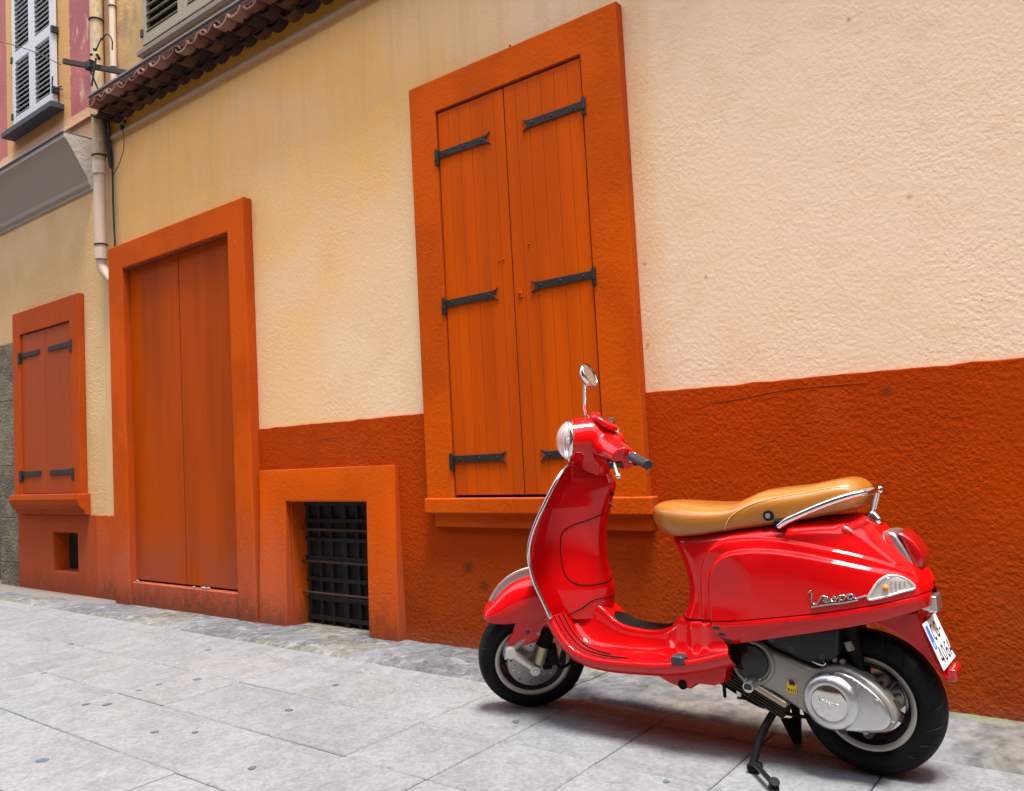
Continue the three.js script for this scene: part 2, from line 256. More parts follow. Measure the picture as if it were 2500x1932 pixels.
  // rough cement strip along the foot of the walls, in separate lengths
  T.cement = tex(1024, 1024, (u, v) => {
    const a = fbm(u, v, 5, 5), b = fbm(u + 0.4, v + 0.1, 40, 4), c = fbm(u, v, 180, 2);
    let k = 0.098 + 0.10 * (a - 0.5) + 0.10 * (b - 0.5) + 0.07 * (c - 0.5); k = k + 0.06 * sstep(0.58, 0.72, fbm(u + 0.7, v + 0.35, 40, 4));
    return mixc([k * 0.95, k * 0.96, k * 1.05], [k * 1.06, k * 1.0, k * 0.90], sstep(0.4, 0.65, fbm(u + 0.2, v, 6, 3))).map(toS);
  }, { srgb: true, rep: [1 / 1.8, 1 / 1.8] });
  const cm = std([1, 1, 1], { roughness: 0.85, map: T.cement, bumpMap: T.smooth, bumpScale: 0.012 });
  const mossy = std([1, 1, 1], { roughness: 0.9, bumpMap: T.smooth, bumpScale: 0.012, map: wallMap(-1.994, 0.3, -3.4, -2.8, 1024, 256, (x, z) => {
    const a = N2(x, z, 0.35, 4), b = N2(x + 4, z, 0.05), e = N2(x, z + 8, 0.02); let k = 0.115 + 0.11 * (a - 0.5) + 0.11 * (b - 0.5) + 0.08 * (e - 0.5); let c = mixc([k * 0.95, k * 0.97, k * 1.05], [k * 1.1, k, k * 0.88], sstep(0.35, 0.65, N2(x, z + 3, 0.5)));
    return mixc(c, [0.12, 0.16, 0.05], 0.85 * sstep(0.35, 0.6, N2(x, z, 0.05)) * sstep(-3.19, -3.27, z + 0.05 * (N2(x + 2, z, 0.08) - 0.5)) * sstep(-0.78, -0.66, x) * sstep(-0.36, -0.50, x));
  }) });
  const strip = new THREE.Group(); strip.name = 'cement_strip'; strip.userData = { kind: 'structure', label: 'rough grey cement strip along the foot of the orange wall' }; scene.add(strip);
  for (const [a, b] of [[-14, -6.17], [-6.16, -4.20], [-4.194, -2.0], [-1.994, 0.3], [0.306, 2.6]]) {
    const n = Math.round((b - a) / 0.03), f = (u, v) => {
      const x = lerp(a, b, u), s = v, zf = -2.835 + 0.012 * Math.sin(x * 2.1) + 0.02 * (N2(x, 4, 0.3) - 0.5), z = lerp(zf, ZW - 0.03, s), wall = 0.019 + 0.0064 * x;
      const lip = sstep(0, 0.05, s), y = lerp(-0.012, 0.004, lip) + (wall - 0.004) * s + 0.012 * (N2(x, z, 0.12) - 0.5) * lip + 0.010 * sstep(0.1, 0.25, s) * (1 - sstep(0.25, 0.6, s));
      return [x, y, z, x, z];
    };
    part('cement_slab', grid(n, 16, f), a === -1.994 ? mossy : cm, strip);
  }
}

// ------------------------------------------------------------------ the orange house (right of the downpipe)
const house = thing('orange_house', 'cream stucco house with burnt orange dado, shutters and door, behind the red scooter', 'house', [0, 0, ZW]);
function wavy(x0, x1, y, amp, seed) { const o = []; for (let x = x0; x <= x1 + 1e-6; x += 0.04) o.push([Math.min(x, x1), y + amp * (N2(x, seed, 0.05) - 0.5)]); if (o[o.length - 1][0] < x1 - 1e-4) o.push([x1, y]); return o; }
{
  const cell = rect(-4.33, -3.585, -0.30, 0.772);
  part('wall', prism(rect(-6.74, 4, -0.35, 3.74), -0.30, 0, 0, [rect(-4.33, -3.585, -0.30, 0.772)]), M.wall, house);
  // dado with an uneven hand-trowelled top edge; left part ends at the door surround
  const top = wavy(-4.66, 4, 1.247, 0.013, 3).reverse();
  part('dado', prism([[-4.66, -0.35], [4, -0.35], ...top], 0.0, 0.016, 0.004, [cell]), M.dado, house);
  const ridge = (pts, q) => { const g = tube(pts.map(([x, y], i) => [x, y, i === 0 || i === pts.length - 1 ? 0.010 : 0.0155 - q * 0.55]), q, 60, 8); return g; };
  for (const [pts, q] of [[[[-1.55, 1.185], [-1.42, 1.178], [-1.30, 1.187], [-1.16, 1.203], [-1.02, 1.208], [-0.86, 1.205], [-0.72, 1.208]], 0.004], [[[-1.62, 1.150], [-1.50, 1.160], [-1.38, 1.176]], 0.003], [[[-1.34, 1.163], [-1.2, 1.178], [-1.1, 1.196]], 0.0035], [[[-4.15, 1.150], [-4.02, 1.146], [-3.88, 1.152], [-3.76, 1.150]], 0.0035], [[[-1.70, 1.03], [-1.62, 1.022], [-1.55, 1.004]], 0.003], [[[-1.33, 0.985], [-1.27, 0.972], [-1.22, 0.985], [-1.17, 0.978]], 0.003], [[[-3.30, 1.06], [-3.22, 1.052], [-3.13, 1.062]], 0.003], [[[-0.56, 0.905], [-0.46, 0.897], [-0.36, 0.905]], 0.003]]) part('trowel_ridge', ridge(pts, q), M.dado, house);
  // cornice lip and the ochre band below the tiles
  part('cornice_moulding', [box(-6.74, 4, 3.722, 3.742, 0.0, 0.035), box(-6.74, 4, 3.742, 3.768, 0.0, 0.022)], std([0.42, 0.27, 0.17], { roughness: 0.85, bumpMap: T.smooth, bumpScale: 0.004 }), house);
  const band = std([0.60, 0.29, 0.020], { roughness: 0.9, bumpMap: T.smooth, bumpScale: 0.004 });
  part('frieze', box(-6.74, 4, 3.768, 4.02, -0.1, 0.012), band, house);
  const upper = std([1, 1, 1], { roughness: 0.92, bumpMap: T.stucco, bumpScale: 0.003, map: wallMap(-6.8, 4, 3.9, 9, 1024, 512, (x, y) => mixc(mixc([0.55, 0.33, 0.12], [0.42, 0.25, 0.11], sstep(0.35, 0.7, N2(x, y, 0.5))), [0.25, 0.15, 0.08], 0.6 * sstep(0.5, 0.8, N2(x * 2, y, 0.3)))) });
  part('upper_wall', box(-6.62, 4, 4.02, 7.5, -0.25, 0), upper, house);

  // --- tile eave: three rows of half-round tiles stepping outwards
  const tileM = [[0.22, 0.085, 0.055], [0.16, 0.06, 0.04], [0.27, 0.14, 0.10], [0.13, 0.05, 0.035]].map((c) => std(c, { roughness: 0.9, bumpMap: T.smooth, bumpScale: 0.004 }));
  const tileD = [[0.055, 0.016, 0.008], [0.035, 0.012, 0.007], [0.09, 0.032, 0.010], [0.025, 0.010, 0.007]].map((c) => std(c, { roughness: 0.9, bumpMap: T.smooth, bumpScale: 0.004 }));
  const roof = part('tile_eave', box(-6.48, 4, 3.997, 4.016, 0.001, 0.20), std([0.30, 0.22, 0.17], { roughness: 0.9 }), house);
  const arch = (w, len, t) => {                     // barrel tile, open below, pointing out along z
    const o = [], n = 8; for (let i = 0; i <= n; i++) { const a = Math.PI * i / n; o.push([-Math.cos(a) * w, Math.sin(a) * w * 0.62]); }
    const inn = o.map(([x, y]) => [x * (1 - t), y * (1 - t * 1.6)]).reverse(); return prism([...o, ...inn], -len, 0);
  };
  const rows = [[3.882, 0.080, 0.030], [3.926, 0.150, -0.05], [3.968, 0.222, 0.0]];
  const r = rng(4), gTile = [0, 1, 2].map((k) => arch(0.080, rows[k][1] + 0.02, 0.17).rotateZ(Math.PI)), gCover = arch(0.070, 0.20, 0.17);
  for (let k = 0; k < 3; k++) for (let i = 0; i < 44; i++) {
    const x = -6.42 + i * 0.163 + rows[k][2] * 1.6; if (x < -6.66 || x > 0.35) continue;
    const m = part('roof_tile', gTile[k], (k < 2 ? tileD : tileM)[Math.floor(r() * 4)], roof); m.position.set(x, rows[k][0] + (r() - 0.5) * 0.012, rows[k][1] + (r() - 0.5) * 0.022); m.rotation.z = (r() - 0.5) * 0.10;
    if (k === 2) { const c = part('roof_tile', gCover, tileM[Math.floor(r() * 4)], roof); c.position.set(x + 0.0815, rows[2][0] - 0.022 + (r() - 0.5) * 0.008, rows[2][1] - 0.012 + (r() - 0.5) * 0.02); c.rotation.z = (r() - 0.5) * 0.08; }
  }
  part('mortar', [box(-6.48, 4, 3.958, 3.992, 0, 0.205), box(-6.48, 4, 3.918, 3.945, 0, 0.138), box(-6.48, 4, 3.876, 3.90, 0, 0.070)], std([0.08, 0.03, 0.016], { roughness: 0.95 }), roof);
  part('flashing', [box(-6.50, 4, 4.017, 4.030, 0.001, 0.215)], std([0.20, 0.19, 0.20], { roughness: 0.6, metalness: 0.3 }), roof);

  // --- upper window with louvred shutters
  const lv = std([0.30, 0.25, 0.165], { roughness: 0.75, bumpMap: T.brush, bumpScale: 0.001 });
  louvre(house, -5.92, -4.78, 4.30, 6.0, lv, 'beige');
  // --- big shuttered window
  const w = new THREE.Group(); w.name = 'window'; w.userData = { label: 'tall window closed by orange plank shutters with black strap hinges' }; house.add(w);
  part('frame', prism(rect(-3.093, -1.76, 0.70, 3.05), 0.002, 0.060, 0.006, [rect(-2.900, -1.968, 0.785, 2.868)]), M.frame, w);
  part('sill', [rbox(-3.104, -1.728, 0.705, 0.786, 0.004, 0.074, 0.008, 3), rbox(-3.06, -1.752, 0.630, 0.712, 0.006, 0.042, 0.008, 3)], M.frame, w);
  part('recess', box(-2.91, -1.96, 0.78, 2.875, 0.018, 0.022), M.gap, w);
  const edgesL = [-2.892, -2.815, -2.746, -2.662, -2.586, -2.507, -2.443], edgesR = [-2.437, -2.364, -2.287, -2.209, -2.129, -2.052, -1.975];
  for (const ed of [edgesL, edgesR]) for (let i = 0; i < 6; i++) {
    const g = rbox(ed[i] + 0.0006, ed[i + 1] - 0.0006, 0.800, 2.858, 0.024, 0.050 + (r() - 0.5) * 0.0010, 0.0013, 1);
    part('shutter_board', g, r() < 0.6 ? M.board : M.board2, w);
  }
  const hinge = (x, tip, y, z, s = 1) => {          // strap with a forked end, nails, and the pin it hangs on
    const d = Math.sign(tip - x), h = 0.021 * s, L = Math.abs(tip - x), f = (a, b) => [x + d * a, y + b];
    const o = [f(0, -h), f(L - 0.055 * s, -h * 1.05), f(L - 0.03 * s, -h * 1.15), f(L - 0.004, -h * 1.7), f(L, -h * 1.6), f(L - 0.028 * s, -h * 0.5), f(L - 0.036 * s, 0), f(L - 0.028 * s, h * 0.5), f(L, h * 1.6), f(L - 0.004, h * 1.7), f(L - 0.03 * s, h * 1.15), f(L - 0.055 * s, h * 1.05), f(0, h)];
    const list = [prism(d > 0 ? o : o.slice().reverse(), z, z + 0.006, 0.0012, [], 1)];
    for (const q of [0.05 * s, L * 0.5, L - 0.07 * s]) { const n = new THREE.SphereGeometry(0.0075 * s, 8, 6); n.scale(1, 1, 0.7); n.translate(x + d * q, y, z + 0.006); list.push(n); }
    list.push(rbox(x - d * 0.016 - 0.014 * s, x - d * 0.016 + 0.014 * s, y - 0.062 * s, y + 0.030 * s, z - 0.004, z + 0.016, 0.004, 1));
    list.push(cyl([x - d * 0.016, y - 0.03 * s, z + 0.012], [x - d * 0.016, y + 0.036 * s, z + 0.012], 0.010 * s, 0.010 * s, 10));
    return list;
  };
  for (const [x, tip] of [[-2.888, -2.535], [-1.978, -2.331]]) for (const y of [2.627, 1.816, 0.988]) part('strap_hinge', hinge(x, tip, y, 0.0515, 0.88), M.iron, w);
  part('keyhole_plate', [rbox(-2.412, -2.386, 1.775, 1.815, 0.049, 0.055, 0.002, 1), new THREE.SphereGeometry(0.008, 8, 6).translate(-2.400, 1.795, 0.056)], M.frame, w);
  part('screw', [[-2.52, 1.98], [-2.495, 1.985], [-2.33, 2.03]].map(([x, y]) => new THREE.SphereGeometry(0.006, 8, 6).translate(x, y, 0.051)), M.frame, w);
  part('peg', cyl([-2.395, 3.05, 0.03], [-2.395, 3.075, 0.03], 0.006), M.frame, house);

  // --- door
  const d = new THREE.Group(); d.name = 'door'; d.userData = { label: 'plain orange double door in a plaster surround with a low step' }; house.add(d);
  const jag = (a) => a.map(([x, y]) => [x + 0.006 * (N2(x, y, 0.2) - 0.5), y]);
  part('surround', prism([[-6.485, -0.25], [-6.255, -0.25], [-6.262, 2.60], [-4.838, 2.60], [-4.845, -0.25], [-4.648, -0.25], ...[2.0, 1.2, 0.4].reverse().map((y) => [-4.646 + 0.004 * Math.sin(y * 5), y]), [-4.652, 2.805], [-6.49, 2.805]], 0.002, 0.078, 0.010), M.frame, d);
  for (const [a, b] of [[-6.258, -5.552], [-5.546, -4.842]]) part('door_leaf', rbox(a + 0.002, b - 0.002, 0.175, 2.598, 0.004, 0.022, 0.003, 1), M.doorwood, d);
  part('recess', box(-6.258, -4.842, 0.155, 2.60, 0.0, 0.008), M.gap, d);
  part('step', rbox(-6.257, -4.843, -0.25, 0.162, 0.004, 0.058, 0.008, 2), M.frame, d);
  const lump = (x, y, s) => { const g = new THREE.IcosahedronGeometry(0.02 * s, 1); g.scale(1.6, 0.6, 0.6); g.translate(x, y, 0.045); return g; };
  part('chipped_paint', [lump(-5.30, 0.168, 1), lump(-5.24, 0.170, 0.8), lump(-5.42, 0.168, 0.6), lump(-6.2, 0.168, 0.7)], std([0.22, 0.20, 0.19], { roughness: 0.95 }), d);

  // --- cellar opening
  const c = new THREE.Group(); c.name = 'cellar_opening'; c.userData = { label: 'low barred cellar opening in a thick orange plaster surround' }; house.add(c);
  { // surround: leans out towards the ground, top 0.03 and foot 0.085 proud
    const dz = (y) => lerp(0.085, 0.036, clamp(y / 0.95)), g = prism([[-4.62, -0.3], [-4.335, -0.3], [-4.34, 0.77], [-3.59, 0.765], [-3.58, -0.3], [-3.338, -0.3], [-3.345, 0.4], [-3.35, 0.972], [-4.615, 0.972]], 0.003, 0.103, 0.010);
    const p = g.attributes.position; for (let i = 0; i < p.count; i++) p.setZ(i, 0.003 + (p.getZ(i) - 0.003) / 0.1 * dz(p.getY(i))); g.computeVertexNormals(); part('surround', toCreasedNormals(g, 0.22), M.frame, c);
  }
  part('reveal', [box(-4.3305, -4.325, -0.29, 0.770, -0.29, 0.012), box(-3.590, -3.5845, -0.29, 0.770, -0.29, 0.012), box(-4.325, -3.590, 0.764, 0.7715, -0.29, 0.012)], M.frame, c);
  part('sill', box(-4.33, -3.585, -0.30, -0.012, -0.30, 0.03), std([0.24, 0.2, 0.16], { roughness: 0.95, bumpMap: T.smooth, bumpScale: 0.02 }), c);
  const dark = std([0.0075, 0.007, 0.0065], { roughness: 0.85, bumpMap: T.brush, bumpScale: 0.002 });
  part('backing', box(-4.36, -3.56, -0.3, 0.80, -0.125, -0.112), M.gap, c);
  for (const x of [-4.30, -4.19, -4.08, -3.97, -3.945, -3.835, -3.725, -3.612]) part('lattice_post', rbox(x - 0.012, x + 0.012, -0.1, 0.79, -0.112, -0.088, 0.003, 1), dark, c);
  for (const y of [0.03, 0.15, 0.27, 0.40, 0.52, 0.64, 0.745]) part('lattice_rail', rbox(-4.36, -3.57, y - 0.013, y + 0.013, -0.110, -0.085, 0.003, 1), dark, c);
  for (const y of [0.585, 0.385, 0.19]) part('grille_bar', cyl([-4.335, y, -0.060], [-3.575, y - 0.002, -0.060], 0.0075, 0.0075, 8), std([0.055, 0.026, 0.012], { roughness: 0.85 }), c);
}
function louvre(parent, x0, x1, y0, y1, mat, tone) {     // a pair of louvred shutters with stiles, rails and every slat
  const w = new THREE.Group(); w.name = 'window'; w.userData = { label: tone + ' louvred shutters, weathered and closed' }; parent.add(w);
  part('recess', box(x0 + 0.03, x1 - 0.03, y0, y1, 0.003, 0.010), M.gap, w);
  part('sill', rbox(x0 - 0.10, x1 + 0.10, y0 - (tone === 'white' ? 0.10 : 0.05), y0 - (tone === 'white' ? 0.045 : 0.01), 0.002, tone === 'white' ? 0.12 : 0.05, 0.006, 1), tone === 'white' ? std([0.035, 0.037, 0.05], { roughness: 0.7 }) : std([0.22, 0.18, 0.14], { roughness: 0.85 }), w);
  const xm = (x0 + x1) / 2, fr = [], W = x1 - x0, st = 0.062;
  const slat = rbox(-0.5, 0.5, -0.004, 0.004, -0.022, 0.022, 0.002, 1); 
  for (const [a, b] of [[x0, xm - 0.002], [xm + 0.002, x1]]) {
    fr.push(rbox(a, a + st, y0, y1, 0.012, 0.052, 0.004, 1), rbox(b - st, b, y0, y1, 0.012, 0.052, 0.004, 1));
    const mid = y0 + 0.62, rails = [[y0 + 0.001, y0 + 0.085], [mid, mid + 0.10], [y1 - 0.09, y1 - 0.001]];
    for (const [c, d] of rails) fr.push(rbox(a + st - 0.002, b - st + 0.002, c, d, 0.014, 0.050, 0.004, 1));
    for (const [c, d] of [[y0 + 0.085, mid], [mid + 0.10, y1 - 0.09]]) for (let y = c + 0.026; y < d - 0.012; y += tone === 'white' ? 0.046 : 0.066) { const m = part('slat', slat, mat, w); m.scale.set(b - a - 2 * st, 1, 1); m.position.set((a + b) / 2, y, 0.033); m.rotation.x = tone === 'white' ? 0.72 : 0.55; }
  }
  part('frame', fr, mat, w);
  for (const [x, y] of [[x0, y0 + 0.1], [x1, y0 + 0.1], [x0, y0 + 0.66], [x1, y0 + 0.66]]) part('hinge', rbox(x - 0.018, x + 0.018, y - 0.03, y + 0.03, 0.004, 0.062, 0.003, 1), M.iron, w);
}
// ------------------------------------------------------------------ the neighbouring house on the left
const left = thing('pink_house', 'pink and ochre house with white louvred shutters above a grey stone ledge', 'house', [0, 0, ZW]);
{
  M.wall2 = std([1, 1, 1], { roughness: 0.93, bumpMap: T.stucco, bumpScale: 0.004, map: wallMap(-9.2, -6.4, -0.4, 3.8, 512, 768, (x, y) => mixc([0.74, 0.50, 0.25], [0.68, 0.42, 0.18], sstep(0.3, 0.7, N2(x, y, 0.5)))) });
  part('wall', prism(rect(-8.42, -6.742, -0.35, 3.50), -0.30, 0, 0, [rect(-7.70, -7.235, 0.165, 0.512)]), M.wall2, left);
  part('dado', prism([[-8.42, -0.35], [-6.48, -0.35], [-6.48, 0.66], ...wavy(-8.42, -6.5, 0.658, 0.012, 8).reverse()], 0, 0.014, 0.003, [rect(-7.70, -7.235, 0.165, 0.512)]), M.frame, left);
  const dk = std([0.02, 0.018, 0.016], { roughness: 0.9 });
  const v = new THREE.Group(); v.name = 'vent'; left.add(v);
  part('niche', [box(-7.75, -7.19, 0.12, 0.56, -0.14, -0.12)], M.gap, v);
  part('reveal', [box(-7.7005, -7.694, 0.166, 0.511, -0.27, 0.008), box(-7.241, -7.2345, 0.166, 0.511, -0.27, 0.008), box(-7.694, -7.241, 0.505, 0.5125, -0.27, 0.008), box(-7.694, -7.241, 0.1645, 0.172, -0.27, 0.008)], M.frame, v);
  part('vent_pipe', [cyl([-7.33, 0.18, -0.09], [-7.33, 0.27, -0.09], 0.024), new THREE.SphereGeometry(0.030, 12, 8).translate(-7.335, 0.29, -0.09)], std([0.30, 0.28, 0.26], { roughness: 0.8 }), v);
  // shuttered window near the ground
  const w = new THREE.Group(); w.name = 'window'; w.userData = { label: 'small window closed by two orange shutters above a moulded sill' }; left.add(w);
  part('frame', prism(rect(-8.385, -7.065, 0.70, 2.540), 0.002, 0.058, 0.006, [rect(-8.225, -7.225, 0.845, 2.325)]), M.frame, w);
  part('recess', box(-8.23, -7.22, 0.84, 2.33, 0.010, 0.014), M.gap, w);
  for (const [a, b] of [[-8.220, -7.727], [-7.722, -7.230]]) part('shutter_leaf', rbox(a, b, 0.850, 2.318, 0.016, 0.044, 0.003, 1), M.board, w);
  const hingeS = (x, tip, y) => [rbox(Math.min(x, tip), Math.max(x, tip), y - 0.022, y + 0.022, 0.046, 0.053, 0.003, 1), rbox(x - 0.022, x + 0.022, y - 0.075, y + 0.032, 0.042, 0.066, 0.004, 1)];
  for (const [x, t] of [[-8.245, -7.84], [-7.205, -7.66]]) for (const y of [2.128, 1.033]) part('strap_hinge', hingeS(x, t, y), M.iron, w);
  { const o = [[0.0, 0.842], [0.105, 0.842], [0.108, 0.80], [0.100, 0.755], [0.070, 0.715], [0.050, 0.70], [0.046, 0.665], [0.0, 0.66]];
    const g = prism(o, 0, 1.36, 0.006); g.rotateY(-Math.PI / 2); g.translate(-7.02, 0, 0.002); part('sill', metricUV(g), M.frame, w); }
  // stone ledge: a deep cavetto moulding in grey stone
  { const o = [[0, 3.83], [0.235, 3.83], [0.235, 3.79], [0.215, 3.772], [0.165, 3.69], [0.115, 3.60], [0.065, 3.51], [0.045, 3.475], [0.04, 3.44], [0.018, 3.425], [0.018, 3.40], [0, 3.40]];
    const g = prism(o.reverse(), 0, 4.6, 0.004); g.rotateY(-Math.PI / 2); g.translate(-6.86, 0, 0.0); part('ledge', metricUV(g), std([0.38, 0.33, 0.28], { roughness: 0.9, bumpMap: T.smooth, bumpScale: 0.006 }), left); }
  part('ledge_top', box(-11.46, -6.86, 3.832, 3.842, 0.0, 0.248), std([0.10, 0.105, 0.13], { roughness: 0.6 }), left);
  const up = std([1, 1, 1], { roughness: 0.92, bumpMap: T.stucco, bumpScale: 0.003, map: wallMap(-12, -6.5, 3.4, 8, 512, 512, (x, y) => {
    const pink = mixc([0.42, 0.115, 0.10], [0.33, 0.085, 0.09], sstep(0.3, 0.7, N2(x, y, 0.4))), och = mixc([0.60, 0.32, 0.10], [0.52, 0.27, 0.10], N2(x, y, 0.3)), e = 0.03 * (N2(x, y, 0.06) - 0.5);
    let c = (x > -8.58 && x < -7.24 + e) ? och : pink;
    if (y < 4.14 + 0.02 * (N2(x, 2, 0.2) - 0.5)) c = mixc([0.60, 0.34, 0.16], [0.62, 0.38, 0.25], N2(x, y, 0.2));
    c = mixc(c, [0.60, 0.36, 0.25], 0.8 * sstep(0.56, 0.72, N2(x * 2.2 + 3, y * 0.9, 0.16)) * sstep(-7.3, -7.15, x) * sstep(4.1, 4.3, y));    // flaking colour wash
    return c;
  }) });
  part('upper_wall', box(-12, -6.66, 3.50, 7.5, -0.25, 0), up, left);
  part('string_course', [rbox(-12, -6.66, 4.02, 4.05, 0.001, 0.03, 0.004, 1)], up, left);
  const wm = std([0.52, 0.52, 0.53], { roughness: 0.7, bumpMap: T.brush, bumpScale: 0.001 });
  louvre(left, -8.32, -7.46, 4.34, 6.15, wm, 'white');
  // iron stay for a shutter
  part('shutter_stay', [tube([[-7.40, 4.44, 0.0], [-7.40, 4.44, 0.08], [-7.38, 4.52, 0.09]], 0.006, 12, 6), tube([[-7.45, 4.44, 0.06], [-7.28, 4.41, 0.06]], 0.006, 6, 6)], M.iron, left);
  part('corner_plaster', box(-6.742, -6.60, 2.70, 4.0, -0.2, -0.002), M.wall2, left);
}
// the rough stone pier and dark doorway beyond
const far = thing('stone_house', 'bare weathered stone pier of the next house at the left edge', 'house', [0, 0, ZW]);
{
  const st = std([1, 1, 1], { roughness: 0.95, bumpMap: T.smooth, bumpScale: 0.02, map: wallMap(-9.5, -8.3, -0.4, 4, 256, 512, (x, y) => mixc(mixc([0.20, 0.165, 0.105], [0.11, 0.09, 0.06], sstep(0.35, 0.7, N2(x, y, 0.18))), [0.10, 0.085, 0.07], 0.7 * sstep(0.55, 0.75, N2(x + 9, y, 0.12)))) });
  const r = rng(21); let y = -0.35; const hs = [0.55, 0.42, 0.50, 0.62, 0.56];
  for (const h of hs) { const z = 0.004 + r() * 0.010; part('stone', rbox(-8.86, -8.424, y + 0.001, y + h - 0.001, -0.30, z, 0.006, 2), st, far); y += h; }
  part('wall', box(-12, -8.424, y, 3.50, -0.30, 0), M.wall2, far);
  part('door', box(-10.2, -8.862, -0.35, y, -0.30, -0.12), std([0.03, 0.025, 0.035], { roughness: 0.6 }), far);
  part('pier', box(-16, -10.2, -0.35, 7.5, -0.30, -0.005), st, far);
}
// ------------------------------------------------------------------ pipes and ironwork
{
  const cp = std([0.62, 0.47, 0.36], { roughness: 0.6 }), op = std([1, 1, 1], { roughness: 0.8, bumpMap: T.smooth, bumpScale: 0.002, map: tex(256, 256, (u, v) => mixc(mixc([0.55, 0.36, 0.13], [0.50, 0.38, 0.24], sstep(0.3, 0.6, fbm(u, v, 6, 3))), [0.30, 0.23, 0.16], 0.7 * sstep(0.52, 0.8, fbm(u + 0.3, v + 0.2, 10, 4))).map(toS), { srgb: true }) });
  const p = thing('downpipe', 'old downpipe between the pink house and the orange house, its lower half newly cream', 'downpipe', [-6.60, 0, ZW + 0.075]);
  const a = cyl([0, 3.52, 0], [0, 7.4, 0], 0.050, 0.050, 18); { const uv = a.attributes.uv; for (let i = 0; i < uv.count; i++) uv.setXY(i, uv.getX(i) * 1.5, uv.getY(i) * 9); }
  part('upper_pipe', a, op, p, 'weathered ochre upper length');
  part('lower_pipe', [cyl([0, 2.82, 0], [0, 3.56, 0], 0.045, 0.045, 18), cyl([0, 3.46, 0], [0, 3.55, 0], 0.053, 0.053, 18), cyl([0, 3.445, 0], [0, 3.465, 0], 0.057, 0.057, 18)], cp, p);
  part('elbow', [cyl([0, 2.74, 0], [0, 2.83, 0], 0.051, 0.051, 18), tube([[0, 2.78, 0], [0, 2.68, -0.005], [0.06, 2.58, -0.035], [0.13, 2.53, -0.06]], 0.040, 18, 14)], cp, p);
  part('bracket', [new THREE.TorusGeometry(0.052, 0.007, 8, 20).rotateX(Math.PI / 2).translate(0, 3.60, 0), cyl([0.05, 3.60, 0], [0.09, 3.60, -0.07], 0.008), new THREE.TorusGeometry(0.048, 0.006, 8, 20).rotateX(Math.PI / 2).translate(0, 2.86, 0), new THREE.TorusGeometry(0.053, 0.007, 8, 20).rotateX(Math.PI / 2).translate(0, 4.75, 0)], M.iron, p);
  const q = thing('conduit_pipe', 'thin cream pipe rising beside the fat downpipe above the tiled eave', 'pipe', [-6.42, 0, ZW + 0.03]);
  part('pipe', cyl([0, 4.02, 0], [0, 7.4, 0], 0.026, 0.026, 12), cp, q);
  part('bracket', [new THREE.TorusGeometry(0.028, 0.005, 6, 16).rotateX(Math.PI / 2).translate(0, 4.82, 0), new THREE.TorusGeometry(0.028, 0.005, 6, 16).rotateX(Math.PI / 2).translate(0, 4.30, 0)], M.iron, q);
  const k = thing('wall_cable', 'dark cable stapled down the joint beside the downpipe', 'cable', [-6.50, 0, ZW + 0.014]);
  part('cable', [tube([[0.02, 4.0, 0.02], [0.012, 3.85, 0.03], [0.0, 3.6, 0.006], [0.004, 3.2, 0.006], [0.012, 2.95, 0.006], [0.03, 2.86, 0.012], [0.02, 2.80, 0.01]], 0.007, 60, 6), tube([[0.0, 4.02, 0.05], [-0.01, 3.8, 0.05], [-0.005, 3.5, 0.012]], 0.016, 30, 8)], M.black, k);
  part('loop', [tube([[0.20, 3.77, 0.03], [0.26, 3.70, 0.04], [0.24, 3.58, 0.03], [0.14, 3.48, 0.02], [0.02, 3.42, 0.01]], 0.0035, 40, 6), new THREE.SphereGeometry(0.02, 8, 6).translate(0.20, 3.77, 0.02), new THREE.SphereGeometry(0.014, 8, 6).translate(0.25, 3.80, 0.02)], M.iron, k);
  const b = thing('cable_bracket', 'rusty iron bar with insulators sticking out over the tiled eave', 'bracket', [-6.46, 4.27, ZW + 0.20]);
  part('bar', rbox(-0.22, 0.34, -0.022, 0.022, -0.014, 0.014, 0.004, 1).rotateZ(-0.24).rotateY(0.66), std([0.035, 0.020, 0.016], { roughness: 0.8 }), b);
  part('clamp', [rbox(-0.03, 0.05, -0.035, 0.035, -0.03, 0.03, 0.008, 1), cyl([0.10, 0.03, 0.0], [0.08, -0.20, 0.03], 0.008), cyl([0.02, -0.02, 0.02], [0.03, -0.2, -0.05], 0.006), cyl([0.12, 0.05, 0], [0.05, 0.06, -0.05], 0.012)], M.iron, b);
  part('insulator', [[0.06, 0.07, 0.02], [0.14, 0.08, 0.03], [0.30, 0.10, 0.05]].map(([x, y, z]) => new THREE.SphereGeometry(0.014, 10, 8).translate(x, y, z)), std([0.05, 0.055, 0.07], { roughness: 0.3 }), b);
  part('hook', tube([[0.16, 0.06, 0.03], [0.30, 0.10, 0.05], [0.40, 0.10, 0.05], [0.44, 0.04, 0.04], [0.42, -0.02, 0.03]], 0.0055, 30, 6), M.iron, b);
  const c = thing('overhead_wire', 'thin wire sagging from the iron bar past the white shutters', 'wire', [-6.80, 4.36, ZW + 0.26]);
  part('wire', tube([[0.14, -0.06, 0.08], [-0.2, 0.14, 0.09], [-0.8, 0.44, 0.10], [-1.6, 0.80, 0.12], [-4, 1.9, 0.2]], 0.004, 60, 5), M.iron, c);
}
